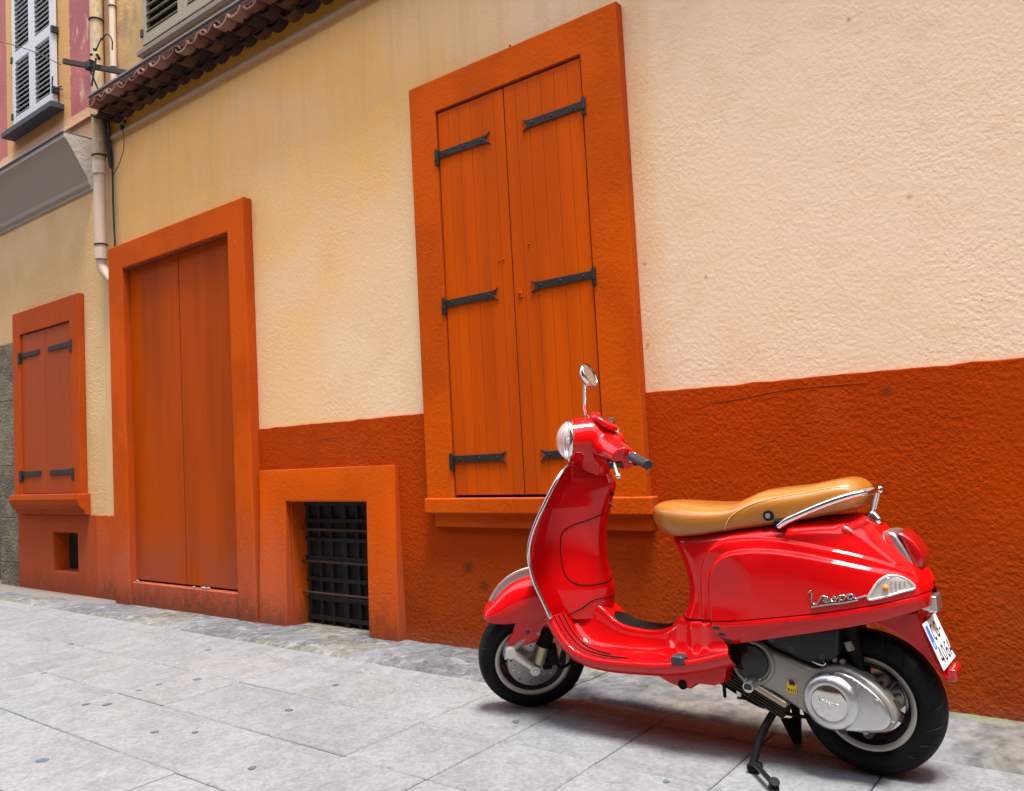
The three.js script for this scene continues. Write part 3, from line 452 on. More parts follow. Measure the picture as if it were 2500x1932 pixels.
// ------------------------------------------------------------------ the facade across the street, reflected in the chrome, heights set for the light
{
  const m = std([1, 1, 1], { roughness: 0.95, map: wallMap(-20, 12, -0.4, 12, 512, 256, (x, y) => mixc([0.16, 0.098, 0.072], [0.12, 0.072, 0.055], N2(x, y, 0.8))) });
  const sh = std([0.14, 0.17, 0.15], { roughness: 0.7 });
  { const e = thing('added_end_house', 'added unseen house front that blocks sky light at the right end of the street', 'house', [9, 0, 0]); part('wall', box(0, 0.4, -0.3, 7, -8, 1.7), m, e); part('shutter', rbox(-0.05, -0.01, 3.6, 5.2, -1.5, -0.6, 0.004, 1), sh, e); }  // added out of view to cut sky light from the right street end
  const one = (name, label, x0, x1, h, cols) => { const o = thing(name, label, 'house', [0, 0, 1.75]); part('wall', box(x0, x1, -0.3, h, 0.0, 0.4), m, o); for (const x of cols) { const w = new THREE.Group(); w.name = 'window'; o.add(w); part('shutter', [rbox(x - 0.5, x - 0.01, 3.6, 5.3, -0.06, -0.01, 0.004, 1), rbox(x + 0.01, x + 0.5, 3.6, 5.3, -0.06, -0.01, 0.004, 1)], sh, w); part('sill', rbox(x - 0.6, x + 0.6, 3.5, 3.58, -0.12, -0.002, 0.004, 1), std([0.4, 0.38, 0.35]), w); } return o; };
  one('tall_opposite_house', 'taller pinkish brown house front across the street, opposite the orange door, its height set for the light', -20, -3.2, 7.6, [-12, -8.4, -4.8]);
  const o = one('low_opposite_house', 'lower pinkish brown house front across the street, reflected in the scooter chrome, its height set for the light', -3.19, 12, 6.6, [-1.2, 2.4, 6]);
  part('door', box(-3.6, -2.6, -0.2, 2.2, -0.05, -0.005), sh, o);
}

// ------------------------------------------------------------------ the scooter: x backwards, y up, z to its left (towards the street); origin between the wheels
const sc = thing('motor_scooter', 'glossy red motor scooter with tan leather seat parked along the orange wall', 'scooter', [-1.371, 0, -2.655]);
const P = {
  red: phys([0.60, 0.0008, 0.0022], { roughness: 0.5, specularIntensity: 0.08, clearcoat: 0.8, clearcoatRoughness: 0.055, side: THREE.DoubleSide }),
  chrome: std([0.80, 0.80, 0.82], { roughness: 0.07, metalness: 1 }),
  satin: std([0.62, 0.62, 0.63], { roughness: 0.34, metalness: 1, bumpMap: T.smooth, bumpScale: 0.0006 }),
  cast: std([0.33, 0.31, 0.28], { roughness: 0.5, metalness: 0.75, bumpMap: T.smooth, bumpScale: 0.0012 }),
  dirtycast: std([0.085, 0.068, 0.05], { roughness: 0.6, metalness: 0.6, bumpMap: T.smooth, bumpScale: 0.002 }),
  rim: std([0.42, 0.39, 0.35], { roughness: 0.42, metalness: 0.45, side: THREE.DoubleSide }),
  barrel: std([0.16, 0.16, 0.165], { roughness: 0.22, metalness: 0.9, side: THREE.DoubleSide }),
  black: phys([0.005, 0.005, 0.0055], { roughness: 0.55, specularIntensity: 0.25, side: THREE.DoubleSide }),
  gloss: std([0.010, 0.010, 0.012], { roughness: 0.22 }),
  rubber: phys([0.008, 0.008, 0.009], { roughness: 0.62, specularIntensity: 0.3, bumpMap: T.smooth, bumpScale: 0.001 }),
  grip: std([0.022, 0.028, 0.036], { roughness: 0.42 }),
  mat: phys([0.008, 0.007, 0.0065], { roughness: 0.75, specularIntensity: 0.25, bumpMap: T.smooth, bumpScale: 0.002 }),
  leather: phys([0.36, 0.128, 0.014], { roughness: 0.38, clearcoat: 1.0, clearcoatRoughness: 0.20, bumpMap: T.smooth, bumpScale: 0.0006 }),
  thread: std([0.62, 0.36, 0.12], { roughness: 0.8 }),
  redlens: phys([0.36, 0.0005, 0.005], { roughness: 0.08, clearcoat: 1, clearcoatRoughness: 0.02 }),
  glass: phys([1, 1, 1], { roughness: 0.04, transmission: 1, thickness: 0, ior: 1.45 }),
  amber: std([0.75, 0.22, 0.02], { roughness: 0.3 }),
  mirror: std([0.62, 0.56, 0.55], { roughness: 0.03, metalness: 1 }),
};
const sp = (name, g, m, label) => part(name, g, m, sc, label);
const both = (f) => [f(1), f(-1)];
// --- steering: fork, front wheel, mudguard, headset and handlebars all turn about the raked axis
const RK = 25 * Math.PI / 180, SQ = new THREE.Quaternion().setFromAxisAngle(V3(Math.sin(RK), Math.cos(RK), 0), 44 * Math.PI / 180), SPv = V3(-0.619, 0.2165, 0);
const SM = new THREE.Matrix4().makeTranslation(SPv.x, SPv.y, SPv.z).multiply(new THREE.Matrix4().makeRotationFromQuaternion(SQ)).multiply(new THREE.Matrix4().makeTranslation(-SPv.x, -SPv.y, -SPv.z));
const st = (g) => (Array.isArray(g) ? g.map(st) : g.applyMatrix4(SM));

// --- tail body
const L1 = [[-0.05, 0.425], [0.1, 0.431], [0.2, 0.440], [0.4, 0.471], [0.6, 0.506], [0.75, 0.537], [0.88, 0.566]];
const TOP = [[0, 0.700], [0.1, 0.702], [0.2, 0.715], [0.3, 0.730], [0.45, 0.750], [0.6, 0.772], [0.66, 0.774], [0.70, 0.757], [0.74, 0.717], [0.78, 0.675], [0.81, 0.642], [0.83, 0.615], [0.846, 0.585], [0.86, 0.570]];
const XF = [[0.42, 0.055], [0.48, 0.080], [0.51, 0.086], [0.55, 0.086], [0.62, 0.070], [0.69, 0.032], [0.72, 0.01]];
const XR = 0.848;
const POLB = spline([[0.206, 0.36], [0.203, 0.44], [0.201, 0.54], [0.209, 0.584], [0.227, 0.618], [0.255, 0.648], [0.297, 0.668], [0.367, 0.680], [0.443, 0.681], [0.533, 0.672], [0.62, 0.657], [0.702, 0.639], [0.761, 0.625], [0.81, 0.606], [0.87, 0.575]], 90).concat([[0.99, 0.55], [0.99, 0.3], [0.206, 0.3]]);
const POLA = spline([[0.170, 0.36], [0.168, 0.50], [0.176, 0.60], [0.202, 0.654], [0.225, 0.676], [0.268, 0.699], [0.329, 0.710], [0.427, 0.713], [0.519, 0.703], [0.65, 0.678], [0.731, 0.655], [0.79, 0.630], [0.87, 0.585]], 90).concat([[0.99, 0.56], [0.99, 0.3], [0.170, 0.3]]);
function inside(poly, x, y) {          // distance inside a polygon (0 outside)
  let d = 1e9, c = false;
  for (let i = 0, j = poly.length - 1; i < poly.length; j = i++) {
    const [ax, ay] = poly[i], [bx, by] = poly[j], ex = bx - ax, ey = by - ay, t = clamp(((x - ax) * ex + (y - ay) * ey) / (ex * ex + ey * ey + 1e-12));
    d = Math.min(d, Math.hypot(x - ax - ex * t, y - ay - ey * t)); if ((ay > y) !== (by > y) && x < (bx - ax) * (y - ay) / (by - ay) + ax) c = !c;
  }
  return c ? d : 0;
}
function segd(x, y, ax, ay, bx, by) { const ex = bx - ax, ey = by - ay, t = clamp(((x - ax) * ex + (y - ay) * ey) / (ex * ex + ey * ey)); return Math.hypot(x - ax - ex * t, y - ay - ey * t); }
function bodyZ(x, y, t, plain = false) {
  const l1 = interp(L1, x), tp = interp(TOP, x); if (t === undefined) t = clamp((y - l1) / (tp - l1), 0, 0.999);
  const d = Math.max(0, x - interp(XF, y)), front = d < 0.085 ? Math.sqrt(Math.max(0, 1 - Math.pow(1 - d / 0.085, 2))) : 1;
  let w = 0.122 * front + 0.046 * sstep(0.05, 0.30, d);
  const u = clamp((x - (XR - 0.32)) / 0.32); w *= Math.pow(Math.max(0, 1 - Math.pow(u, 2.6)), 1 / 2.3);
  const n = lerp(6.5, 2.7, sstep(0.40, 0.72, x)); w *= Math.pow(Math.max(0, 1 - Math.pow(t, n)), 1 / n);
  if (plain) return w;
  const k = front * (1 - 0.6 * u) * Math.min(1, 12 * (1 - t));
  w += k * (0.009 * sstep(0, 0.009, inside(POLA, x, y)) + 0.015 * sstep(0, 0.015, inside(POLB, x, y)));
  w += k * 0.006 * Math.exp(-Math.pow(Math.min(segd(x, y, 0.612, 0.768, 0.694, 0.710), segd(x, y, 0.694, 0.710, 0.772, 0.640)) / 0.010, 2));
  return w;
}
{
  const solve = (s, t) => { let y = lerp(0.44, 0.72, t), x = 0; for (let i = 0; i < 8; i++) { const xf = interp(XF, y); x = xf + s * (XR - xf); y = lerp(interp(L1, x), interp(TOP, x), t); } return [x, y]; };
  const side = (sg) => grid(300, 130, (i, j) => { const s = i < 0.2 ? 0.11 * Math.pow(i / 0.2, 2) + 0.0 : lerp(0.11, 1, (i - 0.2) / 0.8), t = 1 - Math.pow(1 - j, 1.4); const [x, y] = solve(sg > 0 ? s : s, t); return [x, y, sg * bodyZ(x, y, t)]; });
  const g = both(side); sp('tail_body', g, P.red);
  // lower skirt below the seam, and the panel under the seat running down to the footboard
  const L2 = [[0.19, 0.350], [0.271, 0.373], [0.466, 0.420], [0.686, 0.471], [0.80, 0.503], [0.85, 0.517]];
  const low = (x) => bodyZ(x, interp(L1, x) + 0.012);
  const skirt = (sg) => grid(120, 8, (i, v) => { const xs = lerp(0.198, 0.270, v), x = lerp(xs, 0.8465, i), y = lerp(interp(L1, x) - 0.003, interp(L2, x), v); return [x, y, sg * Math.max(0.0, low(x) + 0.003 - 0.016 * v * v - (v < 0.1 ? 0.004 * (1 - v * 10) : 0))]; });
  sp('skirt_panel', both(skirt), P.red);
  sp('vent_slot', [].concat(...both((sg) => [[0.228, 0.4235], [0.246, 0.405], [0.264, 0.3868]].map(([x, y]) => { const b = new RoundedBoxGeometry(0.028, 0.0110, 0.006, 2, 0.0028); b.rotateZ(0.06); const v = clamp((interp(L1, x) - y) / (interp(L1, x) - interp(L2, x))); b.translate(x + 0.010, y, sg * (low(x + 0.010) + 0.0026 - 0.016 * v * v)); return b; }))), P.gloss);
  sp('inner_fender', [prism([[0.26, 0.40], [0.271, 0.376], [0.466, 0.420], [0.690, 0.472], [0.66, 0.50], [0.45, 0.47], [0.26, 0.43]], -0.146, 0.146), prism([[0.67, 0.474], [0.80, 0.506], [0.80, 0.53], [0.66, 0.50]], -0.085, 0.085), box(0.20, 0.62, 0.22, 0.40, -0.12, 0.05), box(0.22, 0.36, 0.28, 0.40, -0.1, 0.11)], P.black);
  // tail flap that carries the number plate
  sp('rear_flap', prism([[0.66, 0.470], [0.72, 0.440], [0.79, 0.396], [0.828, 0.360], [0.852, 0.325], [0.870, 0.312], [0.862, 0.335], [0.822, 0.448], [0.812, 0.50], [0.70, 0.480]], -0.052, 0.052, 0.008), P.red);
  sp('rear_reflector', rbox(0.860, 0.892, 0.300, 0.336, -0.062, 0.030, 0.009, 3), P.redlens);
  sp('bumper', [rbox(0.828, 0.858, 0.492, 0.541, -0.036, 0.036, 0.008, 3), rbox(0.812, 0.84, 0.496, 0.538, -0.038, 0.038, 0.008, 3)], P.satin);
}
// --- number plate
{
  const cv = document.createElement('canvas'); cv.width = 680; cv.height = 520; const c = cv.getContext('2d');
  c.fillStyle = '#e9e9ec'; c.fillRect(0, 0, 680, 520); c.fillStyle = '#1463c6'; c.fillRect(14, 30, 120, 270); c.fillStyle = '#f2f2f6'; c.font = 'bold 90px sans-serif'; c.textBaseline = 'alphabetic'; c.fillText('F', 48, 285);
  c.fillStyle = '#15151d'; const put = (t, x, y, w, h) => { c.save(); c.translate(x, y); c.font = 'bold 200px sans-serif'; const m = c.measureText(t).width; c.scale(w / m, h / 145); c.fillText(t, 0, 0); c.restore(); };
  put('C', 160, 230, 150, 185); put('G', 335, 230, 160, 185); put('-', 520, 215, 90, 150);
  put('4', 70, 480, 150, 190); put('0', 240, 480, 140, 190); put('6', 400, 480, 140, 190); put('A', 548, 480, 150, 190);
  const t = new THREE.CanvasTexture(cv); t.colorSpace = THREE.SRGBColorSpace;
  const B = new THREE.Matrix4().makeBasis(V3(0, 0, -1), V3(-0.343, 0.939, 0), V3(0.939, 0.343, 0)).setPosition(0.848, 0.406, 0);
  const pl = new RoundedBoxGeometry(0.17, 0.132, 0.003, 2, 0.0014); pl.applyMatrix4(B); const o = sp('number_plate', pl, std([0.75, 0.75, 0.77], { roughness: 0.4 }));
  const f = new THREE.PlaneGeometry(0.168, 0.130); f.translate(0, 0, 0.0022); f.applyMatrix4(B); part('plate_print', f, std([1, 1, 1], { roughness: 0.35, map: t }), o);
}
// --- seat
const SY = [[-0.036, 0.776], [-0.028, 0.796], [-0.012, 0.809], [0.02, 0.816], [0.08, 0.815], [0.15, 0.810], [0.23, 0.808], [0.29, 0.814], [0.335, 0.832], [0.38, 0.850], [0.44, 0.858], [0.52, 0.866], [0.60, 0.881], [0.640, 0.885], [0.667, 0.877], [0.685, 0.858], [0.694, 0.835]];
const SB = [[-0.036, 0.772], [-0.02, 0.748], [0.0, 0.729], [0.03, 0.711], [0.06, 0.702], [0.10, 0.699], [0.18, 0.708], [0.284, 0.724], [0.433, 0.745], [0.609, 0.779], [0.655, 0.790], [0.682, 0.806], [0.694, 0.832]];
const SW = [[-0.036, 0.0], [-0.03, 0.045], [-0.015, 0.072], [0.01, 0.093], [0.06, 0.117], [0.13, 0.138], [0.22, 0.147], [0.35, 0.146], [0.5, 0.143], [0.60, 0.135], [0.65, 0.120], [0.678, 0.095], [0.690, 0.05], [0.694, 0.0]];
function seatZ(x, y) { const yt = interp(SY, x), yb = interp(SB, x), w = interp(SW, x), yc = lerp(yb, yt, 0.42), k = y > yc ? (y - yc) / (yt - yc) : (yc - y) / (yc - yb), n = y > yc ? 3.0 : 5; return w * Math.pow(Math.max(0, 1 - Math.pow(clamp(k), n)), 1 / n); }
{
  const g = grid(160, 56, (i, v) => {
    const x = lerp(-0.036, 0.694, 0.5 - 0.5 * Math.cos(Math.PI * i)), yt = interp(SY, x), yb = interp(SB, x), w = interp(SW, x), yc = lerp(yb, yt, 0.42), a = v * Math.PI * 2 - Math.PI / 2, cs = Math.cos(a), sn = Math.sin(a), n = sn > 0 ? 3.0 : 5;
    const y = yc + Math.sign(sn) * Math.pow(Math.abs(sn), 2 / n) * (sn > 0 ? yt - yc : yc - yb), z = -Math.sign(cs) * Math.pow(Math.abs(cs), 2 / n) * w;
    return [x, y, z, x * 3, v];
  });
  const seat = sp('seat', g, P.leather);
  const seam = spline([[0.274, 0.726], [0.286, 0.754], [0.308, 0.780], [0.365, 0.811], [0.44, 0.832], [0.534, 0.848], [0.61, 0.861], [0.66, 0.862]], 60);
  for (const s of [1, -1]) part('seam', tube(seam.map(([x, y]) => [x, y, s * (seatZ(x, y) + 0.0004)]), 0.0016, 90, 6), P.thread, seat);
  const bz = seatZ(0.425, 0.779);
  part('strap_button', [cyl([0.425, 0.779, bz - 0.01], [0.425, 0.779, bz + 0.008], 0.018, 0.016, 24)], P.gloss, seat);
  part('button_cap', [cyl([0.425, 0.779, bz], [0.425, 0.779, bz + 0.011], 0.009, 0.008, 20)], P.satin, seat);
  part('strap_anchor', rbox(0.440, 0.480, 0.738, 0.768, 0.10, 0.155, 0.008, 2), P.black, seat);
}
// --- grab rail
sp('grab_rail', [tube([[0.462, 0.749, 0.158], [0.488, 0.766, 0.166], [0.535, 0.787, 0.167], [0.60, 0.814, 0.162], [0.65, 0.832, 0.152], [0.69, 0.844, 0.130], [0.713, 0.849, 0.095], [0.722, 0.850, 0.045], [0.722, 0.850, -0.045], [0.713, 0.849, -0.095], [0.69, 0.844, -0.130], [0.65, 0.832, -0.152], [0.60, 0.814, -0.162], [0.535, 0.787, -0.167], [0.462, 0.749, -0.158]], 0.0105, 140, 14),
  ...both((s) => cyl([0.714, 0.846, s * 0.014], [0.692, 0.770, s * 0.012], 0.0075, 0.0075, 10)), rbox(0.708, 0.740, 0.838, 0.860, -0.05, 0.05, 0.009, 3)], P.chrome);
{ const g = new RoundedBoxGeometry(0.050, 0.050, 0.060, 4, 0.016); g.rotateZ(-0.9); g.translate(0.694, 0.757, 0); sp('rail_foot', g, P.chrome); }
// --- tail lamp
{
  const sdPoly = (poly, x, y) => { let d = 1e9, c = false; for (let i = 0, j = poly.length - 1; i < poly.length; j = i++) { const [ax, ay] = poly[i], [bx, by] = poly[j], ex = bx - ax, ey = by - ay, t = clamp(((x - ax) * ex + (y - ay) * ey) / (ex * ex + ey * ey + 1e-12)); d = Math.min(d, Math.hypot(x - ax - ex * t, y - ay - ey * t)); if ((ay > y) !== (by > y) && x < (bx - ax) * (y - ay) / (by - ay) + ax) c = !c; } return c ? -d : d; };
  const solid = (poly, h, r, f) => (p) => { const k = f(p[0]), a = sdPoly(poly, p[0], p[1]) + r, b = Math.abs(p[2]) / k - h + r; return Math.hypot(Math.max(a, 0), Math.max(b, 0)) + Math.min(0, Math.max(a, b)) - r; };
  const hp = spline([[0.697, 0.703], [0.722, 0.722], [0.762, 0.724], [0.780, 0.700], [0.808, 0.640], [0.812, 0.622], [0.796, 0.616], [0.76, 0.634], [0.722, 0.672]], 36, true).slice(0, -1);
  const lp = spline([[0.772, 0.7235], [0.792, 0.7190], [0.822, 0.685], [0.835, 0.650], [0.830, 0.627], [0.812, 0.6215], [0.800, 0.642], [0.784, 0.692]], 36, true).slice(0, -1);
  const lamp = sp('tail_lamp', sdfMesh(solid(hp, 0.064, 0.014, (x) => lerp(0.62, 1.04, sstep(0.69, 0.77, x))), [0.68, 0.60, -0.08], [0.83, 0.74, 0.08], 0.0034), P.satin);
  part('lens', sdfMesh(solid(lp, 0.060, 0.013, (x) => lerp(1.03, 0.84, sstep(0.78, 0.845, x))), [0.75, 0.60, -0.08], [0.85, 0.74, 0.08], 0.0030), P.redlens, lamp);
}
// --- rear turn signals
for (const s of [1, -1]) {
  const B = spline([[0.706, 0.546], [0.719, 0.573], [0.737, 0.598], [0.760, 0.611], [0.787, 0.606], [0.807, 0.592], [0.817, 0.574], [0.788, 0.565], [0.748, 0.553]], 60, true), cx = 0.763, cy = 0.578;
  const sig = (f, r) => grid(48, 8, (i, v) => { const b = B[Math.round(i * (B.length - 1)) % B.length], k = v * r, x = lerp(cx, b[0], k), y = lerp(cy, b[1], k); return [x, y, s * (bodyZ(x, y) + f(v))]; });
  const sg = sp('turn_signal', [sig((v) => 0.0015, 1.0), tube(B.slice(0, -1).map(([x, y]) => [x, y, s * (bodyZ(x, y) + 0.002)]), 0.0035, 90, 8, true)], std([0.74, 0.72, 0.68], { roughness: 0.22, metalness: 0.6, side: THREE.DoubleSide }));
  part('bulb', [0].map(() => { const g = new THREE.SphereGeometry(0.009, 12, 8); g.translate(0.752, 0.578, s * (bodyZ(0.752, 0.578) + 0.005)); return g; }), P.amber, sg);
  part('reflector_rib', [0.766, 0.776, 0.786, 0.796].map((x) => { const z = bodyZ(x, 0.58) + 0.003; return rbox(x - 0.0012, x + 0.0012, 0.565, 0.597, s > 0 ? z - 0.003 : -z - 0.002, s > 0 ? z + 0.002 : -z + 0.003, 0.001, 1); }), P.chrome, sg);
  part('lens', sig((v) => 0.0035 + 0.010 * Math.sqrt(Math.max(0, 1 - v * v)), 0.97), P.glass, sg);
}
// --- script badge on the side panel
{
  const S = [
    [[0.000, 0.048], [0.006, 0.053], [0.008, 0.040], [0.006, 0.022], [0.010, 0.006], [0.018, 0.004], [0.028, 0.018], [0.034, 0.027], [0.041, 0.029], [0.045, 0.025]],
    [[0.038, 0.012], [0.049, 0.017], [0.051, 0.023], [0.045, 0.024], [0.040, 0.015], [0.043, 0.007], [0.051, 0.007], [0.060, 0.014]],
    [[0.060, 0.012], [0.069, 0.024], [0.070, 0.014], [0.071, 0.008], [0.064, 0.006], [0.059, 0.009]],
    [[0.071, 0.010], [0.084, 0.024], [0.078, -0.004]], [[0.082, 0.018], [0.090, 0.024], [0.096, 0.020], [0.094, 0.011], [0.087, 0.007], [0.083, 0.011]],
    [[0.095, 0.014], [0.103, 0.022], [0.112, 0.024], [0.118, 0.021], [0.110, 0.023], [0.104, 0.015], [0.107, 0.007], [0.114, 0.012], [0.120, 0.024], [0.119, 0.012], [0.124, 0.007], [0.134, 0.009], [0.150, 0.012]],
    [[0.006, -0.006], [0.030, -0.004], [0.060, -0.002], [0.078, -0.003], [0.110, -0.001], [0.128, 0.001]],
  ];
  const at = (u, v) => { const x = 0.547 + u * 1.03, y = 0.520 + u * 0.17 + v * 0.82; return [x, y, bodyZ(x, y) + 0.003]; };
  sp('script_badge', S.map((s, k) => tube(s.map(([u, v]) => at(u, v)), 0.0026, 30, 6)), std([0.45, 0.42, 0.40], { roughness: 0.18, metalness: 1 }));
}
// --- leg shield, glove box and footboard
{
  const EX = [[0.40, -0.386], [0.41, -0.390], [0.473, -0.416], [0.542, -0.444], [0.625, -0.457], [0.687, -0.448], [0.755, -0.421], [0.812, -0.393], [0.891, -0.360], [0.926, -0.350], [0.957, -0.346]];
  const EW = [[0.40, 0.200], [0.41, 0.200], [0.473, 0.208], [0.542, 0.216], [0.625, 0.222], [0.687, 0.221], [0.755, 0.213], [0.812, 0.200], [0.891, 0.168], [0.926, 0.140], [0.945, 0.112], [0.957, 0.080]];
  const CX = [[0.40, -0.500], [0.45, -0.522], [0.5, -0.540], [0.6, -0.545], [0.7, -0.525], [0.8, -0.485], [0.9, -0.430], [0.957, -0.398]];
  const sx = (y, z) => { const q = Math.min(1, Math.abs(z) / interp(EW, y)), e = interp(EX, y), c = interp(CX, y); return e + (c - e) * (1 - Math.pow(q, 2.3)); };
  const XRr = [[0.38, -0.262], [0.42, -0.250], [0.45, -0.243], [0.5, -0.240], [0.56, -0.255], [0.61, -0.264], [0.69, -0.261], [0.77, -0.243], [0.83, -0.222], [0.876, -0.206], [0.91, -0.222], [0.95, -0.240]];
  const ys = (v) => lerp(0.40, 0.957, v);
  const outer = grid(60, 70, (u, v) => { const y = ys(v), q = 2 * u - 1, z = q * interp(EW, y); return [sx(y, z) - 0.004, y, z]; });
  sp('leg_shield', outer, P.red);
  const roofY = (x) => 0.955 - (x + 0.335) * 0.36;
  const xin = (y, z) => { const w = interp(EW, y), back = sx(y, z) + 0.005; const bulge = interp(XRr, y) - 12.5 * z * z - (y > 0.8 ? 8 * z * z * (y - 0.8) / 0.12 : 0); return Math.min(smax(back, bulge, 0.030), 0.2); };
  const inner = grid(110, 120, (u, v) => { const y0 = lerp(0.385, 0.957, v), q = Math.sin((2 * u - 1) * Math.PI / 2), z = q * (interp(EW, y0) - 0.002), x = xin(y0, z); return [x, Math.min(y0, roofY(x)), z]; });
  const box_ = sp('glove_box', inner, P.red);
  const on = (y, z, e = 0.0008) => [xin(y, z) + e, y, z];
  part('lid_seam', tube([on(0.775, -0.06), on(0.777, -0.02), on(0.765, 0.03), on(0.748, 0.062), on(0.730, 0.088), on(0.705, 0.101), on(0.66, 0.103), on(0.60, 0.103), on(0.55, 0.102), on(0.525, 0.096), on(0.513, 0.082), on(0.513, 0.05), on(0.520, 0.02), on(0.533, -0.015), on(0.546, -0.05)], 0.0021, 120, 6), P.black, box_);
  part('lower_seam', tube([[0.412, 0.199], [0.398, 0.180], [0.389, 0.155], [0.388, 0.130], [0.397, 0.105], [0.425, 0.082], [0.452, 0.064], [0.462, 0.035], [0.463, 0.0], [0.462, -0.04]].map(([y, z]) => on(y, z)), 0.0019, 80, 6), P.black, box_);
  part('ignition_lock', [cyl(on(0.845, 0.006, -0.012), on(0.845, 0.006, 0.0012), 0.011, 0.011, 16)], P.black, box_);
  part('bag_hook', [tube([on(0.812, 0.010, -0.004), on(0.800, 0.010, 0.014), on(0.796, 0.010, 0.018)], 0.006, 12, 8)], P.redlens, box_);
  const rimPts = (s) => { const a = []; for (let i = 0; i <= 44; i++) { const y = lerp(0.412, 0.957, i / 44); a.push([interp(EX, y) + 0.001, y, s * (interp(EW, y) + 0.002)]); } return a; };
  for (const s of [1, -1]) sp('shield_trim', tube(rimPts(s), 0.0076, 120, 10), P.chrome);
  sp('trim_clip', both((s) => cyl([interp(EX, 0.430), 0.430, s * 0.2035], [interp(EX, 0.410), 0.410, s * 0.2015], 0.0085, 0.0085, 12)), P.satin);
  // footboard: a rounded section swept along the floor line
  const path = spline([[-0.394, 0.413], [-0.388, 0.402], [-0.350, 0.345], [-0.305, 0.306], [-0.250, 0.288], [-0.176, 0.282], [-0.05, 0.287], [0.06, 0.297], [0.16, 0.319], [0.282, 0.358]], 110);
  const sec = []; for (const [z, n] of [[0.0, 0.0], [0.12, 0.0], [0.176, 0.0], [0.186, 0.003], [0.194, 0.0025], [0.200, -0.003], [0.201, -0.010], [0.199, -0.017], [0.190, -0.032], [0.178, -0.044], [0.165, -0.049], [0.10, -0.050], [0, -0.050]]) sec.push([z, n]);
  const loop = [...sec, ...sec.slice(1, -1).reverse().map(([z, n]) => [-z, n])]; loop.push(loop[0]);
  const pn = path.map((p, i) => { const a = path[Math.max(0, i - 1)], b = path[Math.min(path.length - 1, i + 1)], l = Math.hypot(b[0] - a[0], b[1] - a[1]); return [-(b[1] - a[1]) / l, (b[0] - a[0]) / l]; });
  const fp = (i, z, n) => { const k = clamp(i) * (path.length - 1), a = Math.min(path.length - 2, Math.floor(k)), f = k - a, x = lerp(path[a][0], path[a + 1][0], f), y = lerp(path[a][1], path[a + 1][1], f), nx = lerp(pn[a][0], pn[a + 1][0], f), ny = lerp(pn[a][1], pn[a + 1][1], f); return [x + nx * n, y + ny * n, z]; };
  sp('footboard', grid(loop.length - 1, 110, (u, v) => { const [z, n] = loop[Math.round(u * (loop.length - 1))]; const w = lerp(1.06, 1.0, sstep(0, 0.15, v)); return fp(v, z * w, n - 0.0 * v); }, { closeU: true }), P.red);
  const strip = (z, a, b) => { const pts = []; for (let i = 0; i <= 40; i++) pts.push(fp(lerp(a, b, i / 40), z, 0.0018)); const g = tube(pts, 0.0040, 80, 8); return g; };
  sp('footboard_strip', [].concat(...both((s) => [strip(s * 0.178, 0.05, 0.60), strip(s * 0.150, 0.05, 0.615), strip(s * 0.122, 0.05, 0.53), strip(s * 0.178, 0.76, 0.955)])), P.rubber);
  const tY = [[-0.36, 0.470], [-0.30, 0.447], [-0.26, 0.428], [-0.22, 0.396], [-0.17, 0.374], [-0.1, 0.366], [-0.05, 0.367], [-0.01, 0.375], [0.03, 0.392], [0.055, 0.412], [0.078, 0.445]];
  const fl = [[-0.40, 0.395], [-0.36, 0.345], [-0.31, 0.300], [-0.25, 0.284], [-0.176, 0.279], [-0.05, 0.284], [0.06, 0.295], [0.16, 0.317], [0.28, 0.357]];
  const tunnel = (x) => { const xx = Math.max(x, 0.10), k = sstep(-0.05, 0.13, x), zt = lerp(0.054, bodyZ(xx, interp(L1, xx) + 0.012, undefined, true) + 0.004 + 0.012 * sstep(0.15, 0.21, x), k), yt = x < 0.02 ? interp(tY, x) : lerp(interp(tY, x), interp(L1, x) - 0.002, sstep(0.02, 0.075, x)); return [zt, yt, Math.min(0.188, zt + lerp(0.055, 0.03, k))]; };
  const prof = (x, v) => { const [zt, yt, zf] = tunnel(x), yf = interp(fl, x), h = yt - yf, P = [[0, yt], [zt * 0.62, yt], [zt * 0.93, yt - 0.03 * h], [zt + 0.002, yt - 0.14 * h], [zt + 0.005, yt - 0.45 * h], [lerp(zt, zf, 0.30), yt - 0.74 * h], [lerp(zt, zf, 0.66), yt - 0.92 * h], [zf + 0.004, yf - 0.002]], t = v * (P.length - 1), i = Math.min(P.length - 2, Math.floor(t)), f = t - i, q = (k) => P[clamp(k, 0, P.length - 1)], c = (d) => { const p0 = q(i - 1)[d], p1 = q(i)[d], p2 = q(i + 1)[d], p3 = q(i + 2)[d]; return 0.5 * (2 * p1 + (p2 - p0) * f + (2 * p0 - 5 * p1 + 4 * p2 - p3) * f * f + (3 * p1 - p0 - 3 * p2 + p3) * f * f * f); }; return [c(0), c(1)]; };
  sp('centre_tunnel', both((sg) => grid(90, 56, (u, v) => { const x = lerp(-0.40, lerp(0.204, 0.276, sstep(0.25, 0.85, v)), u), [z, y] = prof(x, v); return [x, y, sg * z]; })), P.red);
  sp('tunnel_mat', grid(60, 12, (u, v) => { const x = lerp(-0.236, 0.0, u), w = 0.047 * Math.sqrt(clamp(1 - Math.pow(1 - clamp(u / 0.16), 2))), q = 2 * v - 1, edge = Math.min(1, 12 * Math.min(u, 1 - u), 6 * (1 - Math.abs(q))); return [x, tunnel(x)[1] + 0.0005 + 0.0045 * edge - 0.0015 * q * q, q * w]; }), P.mat);
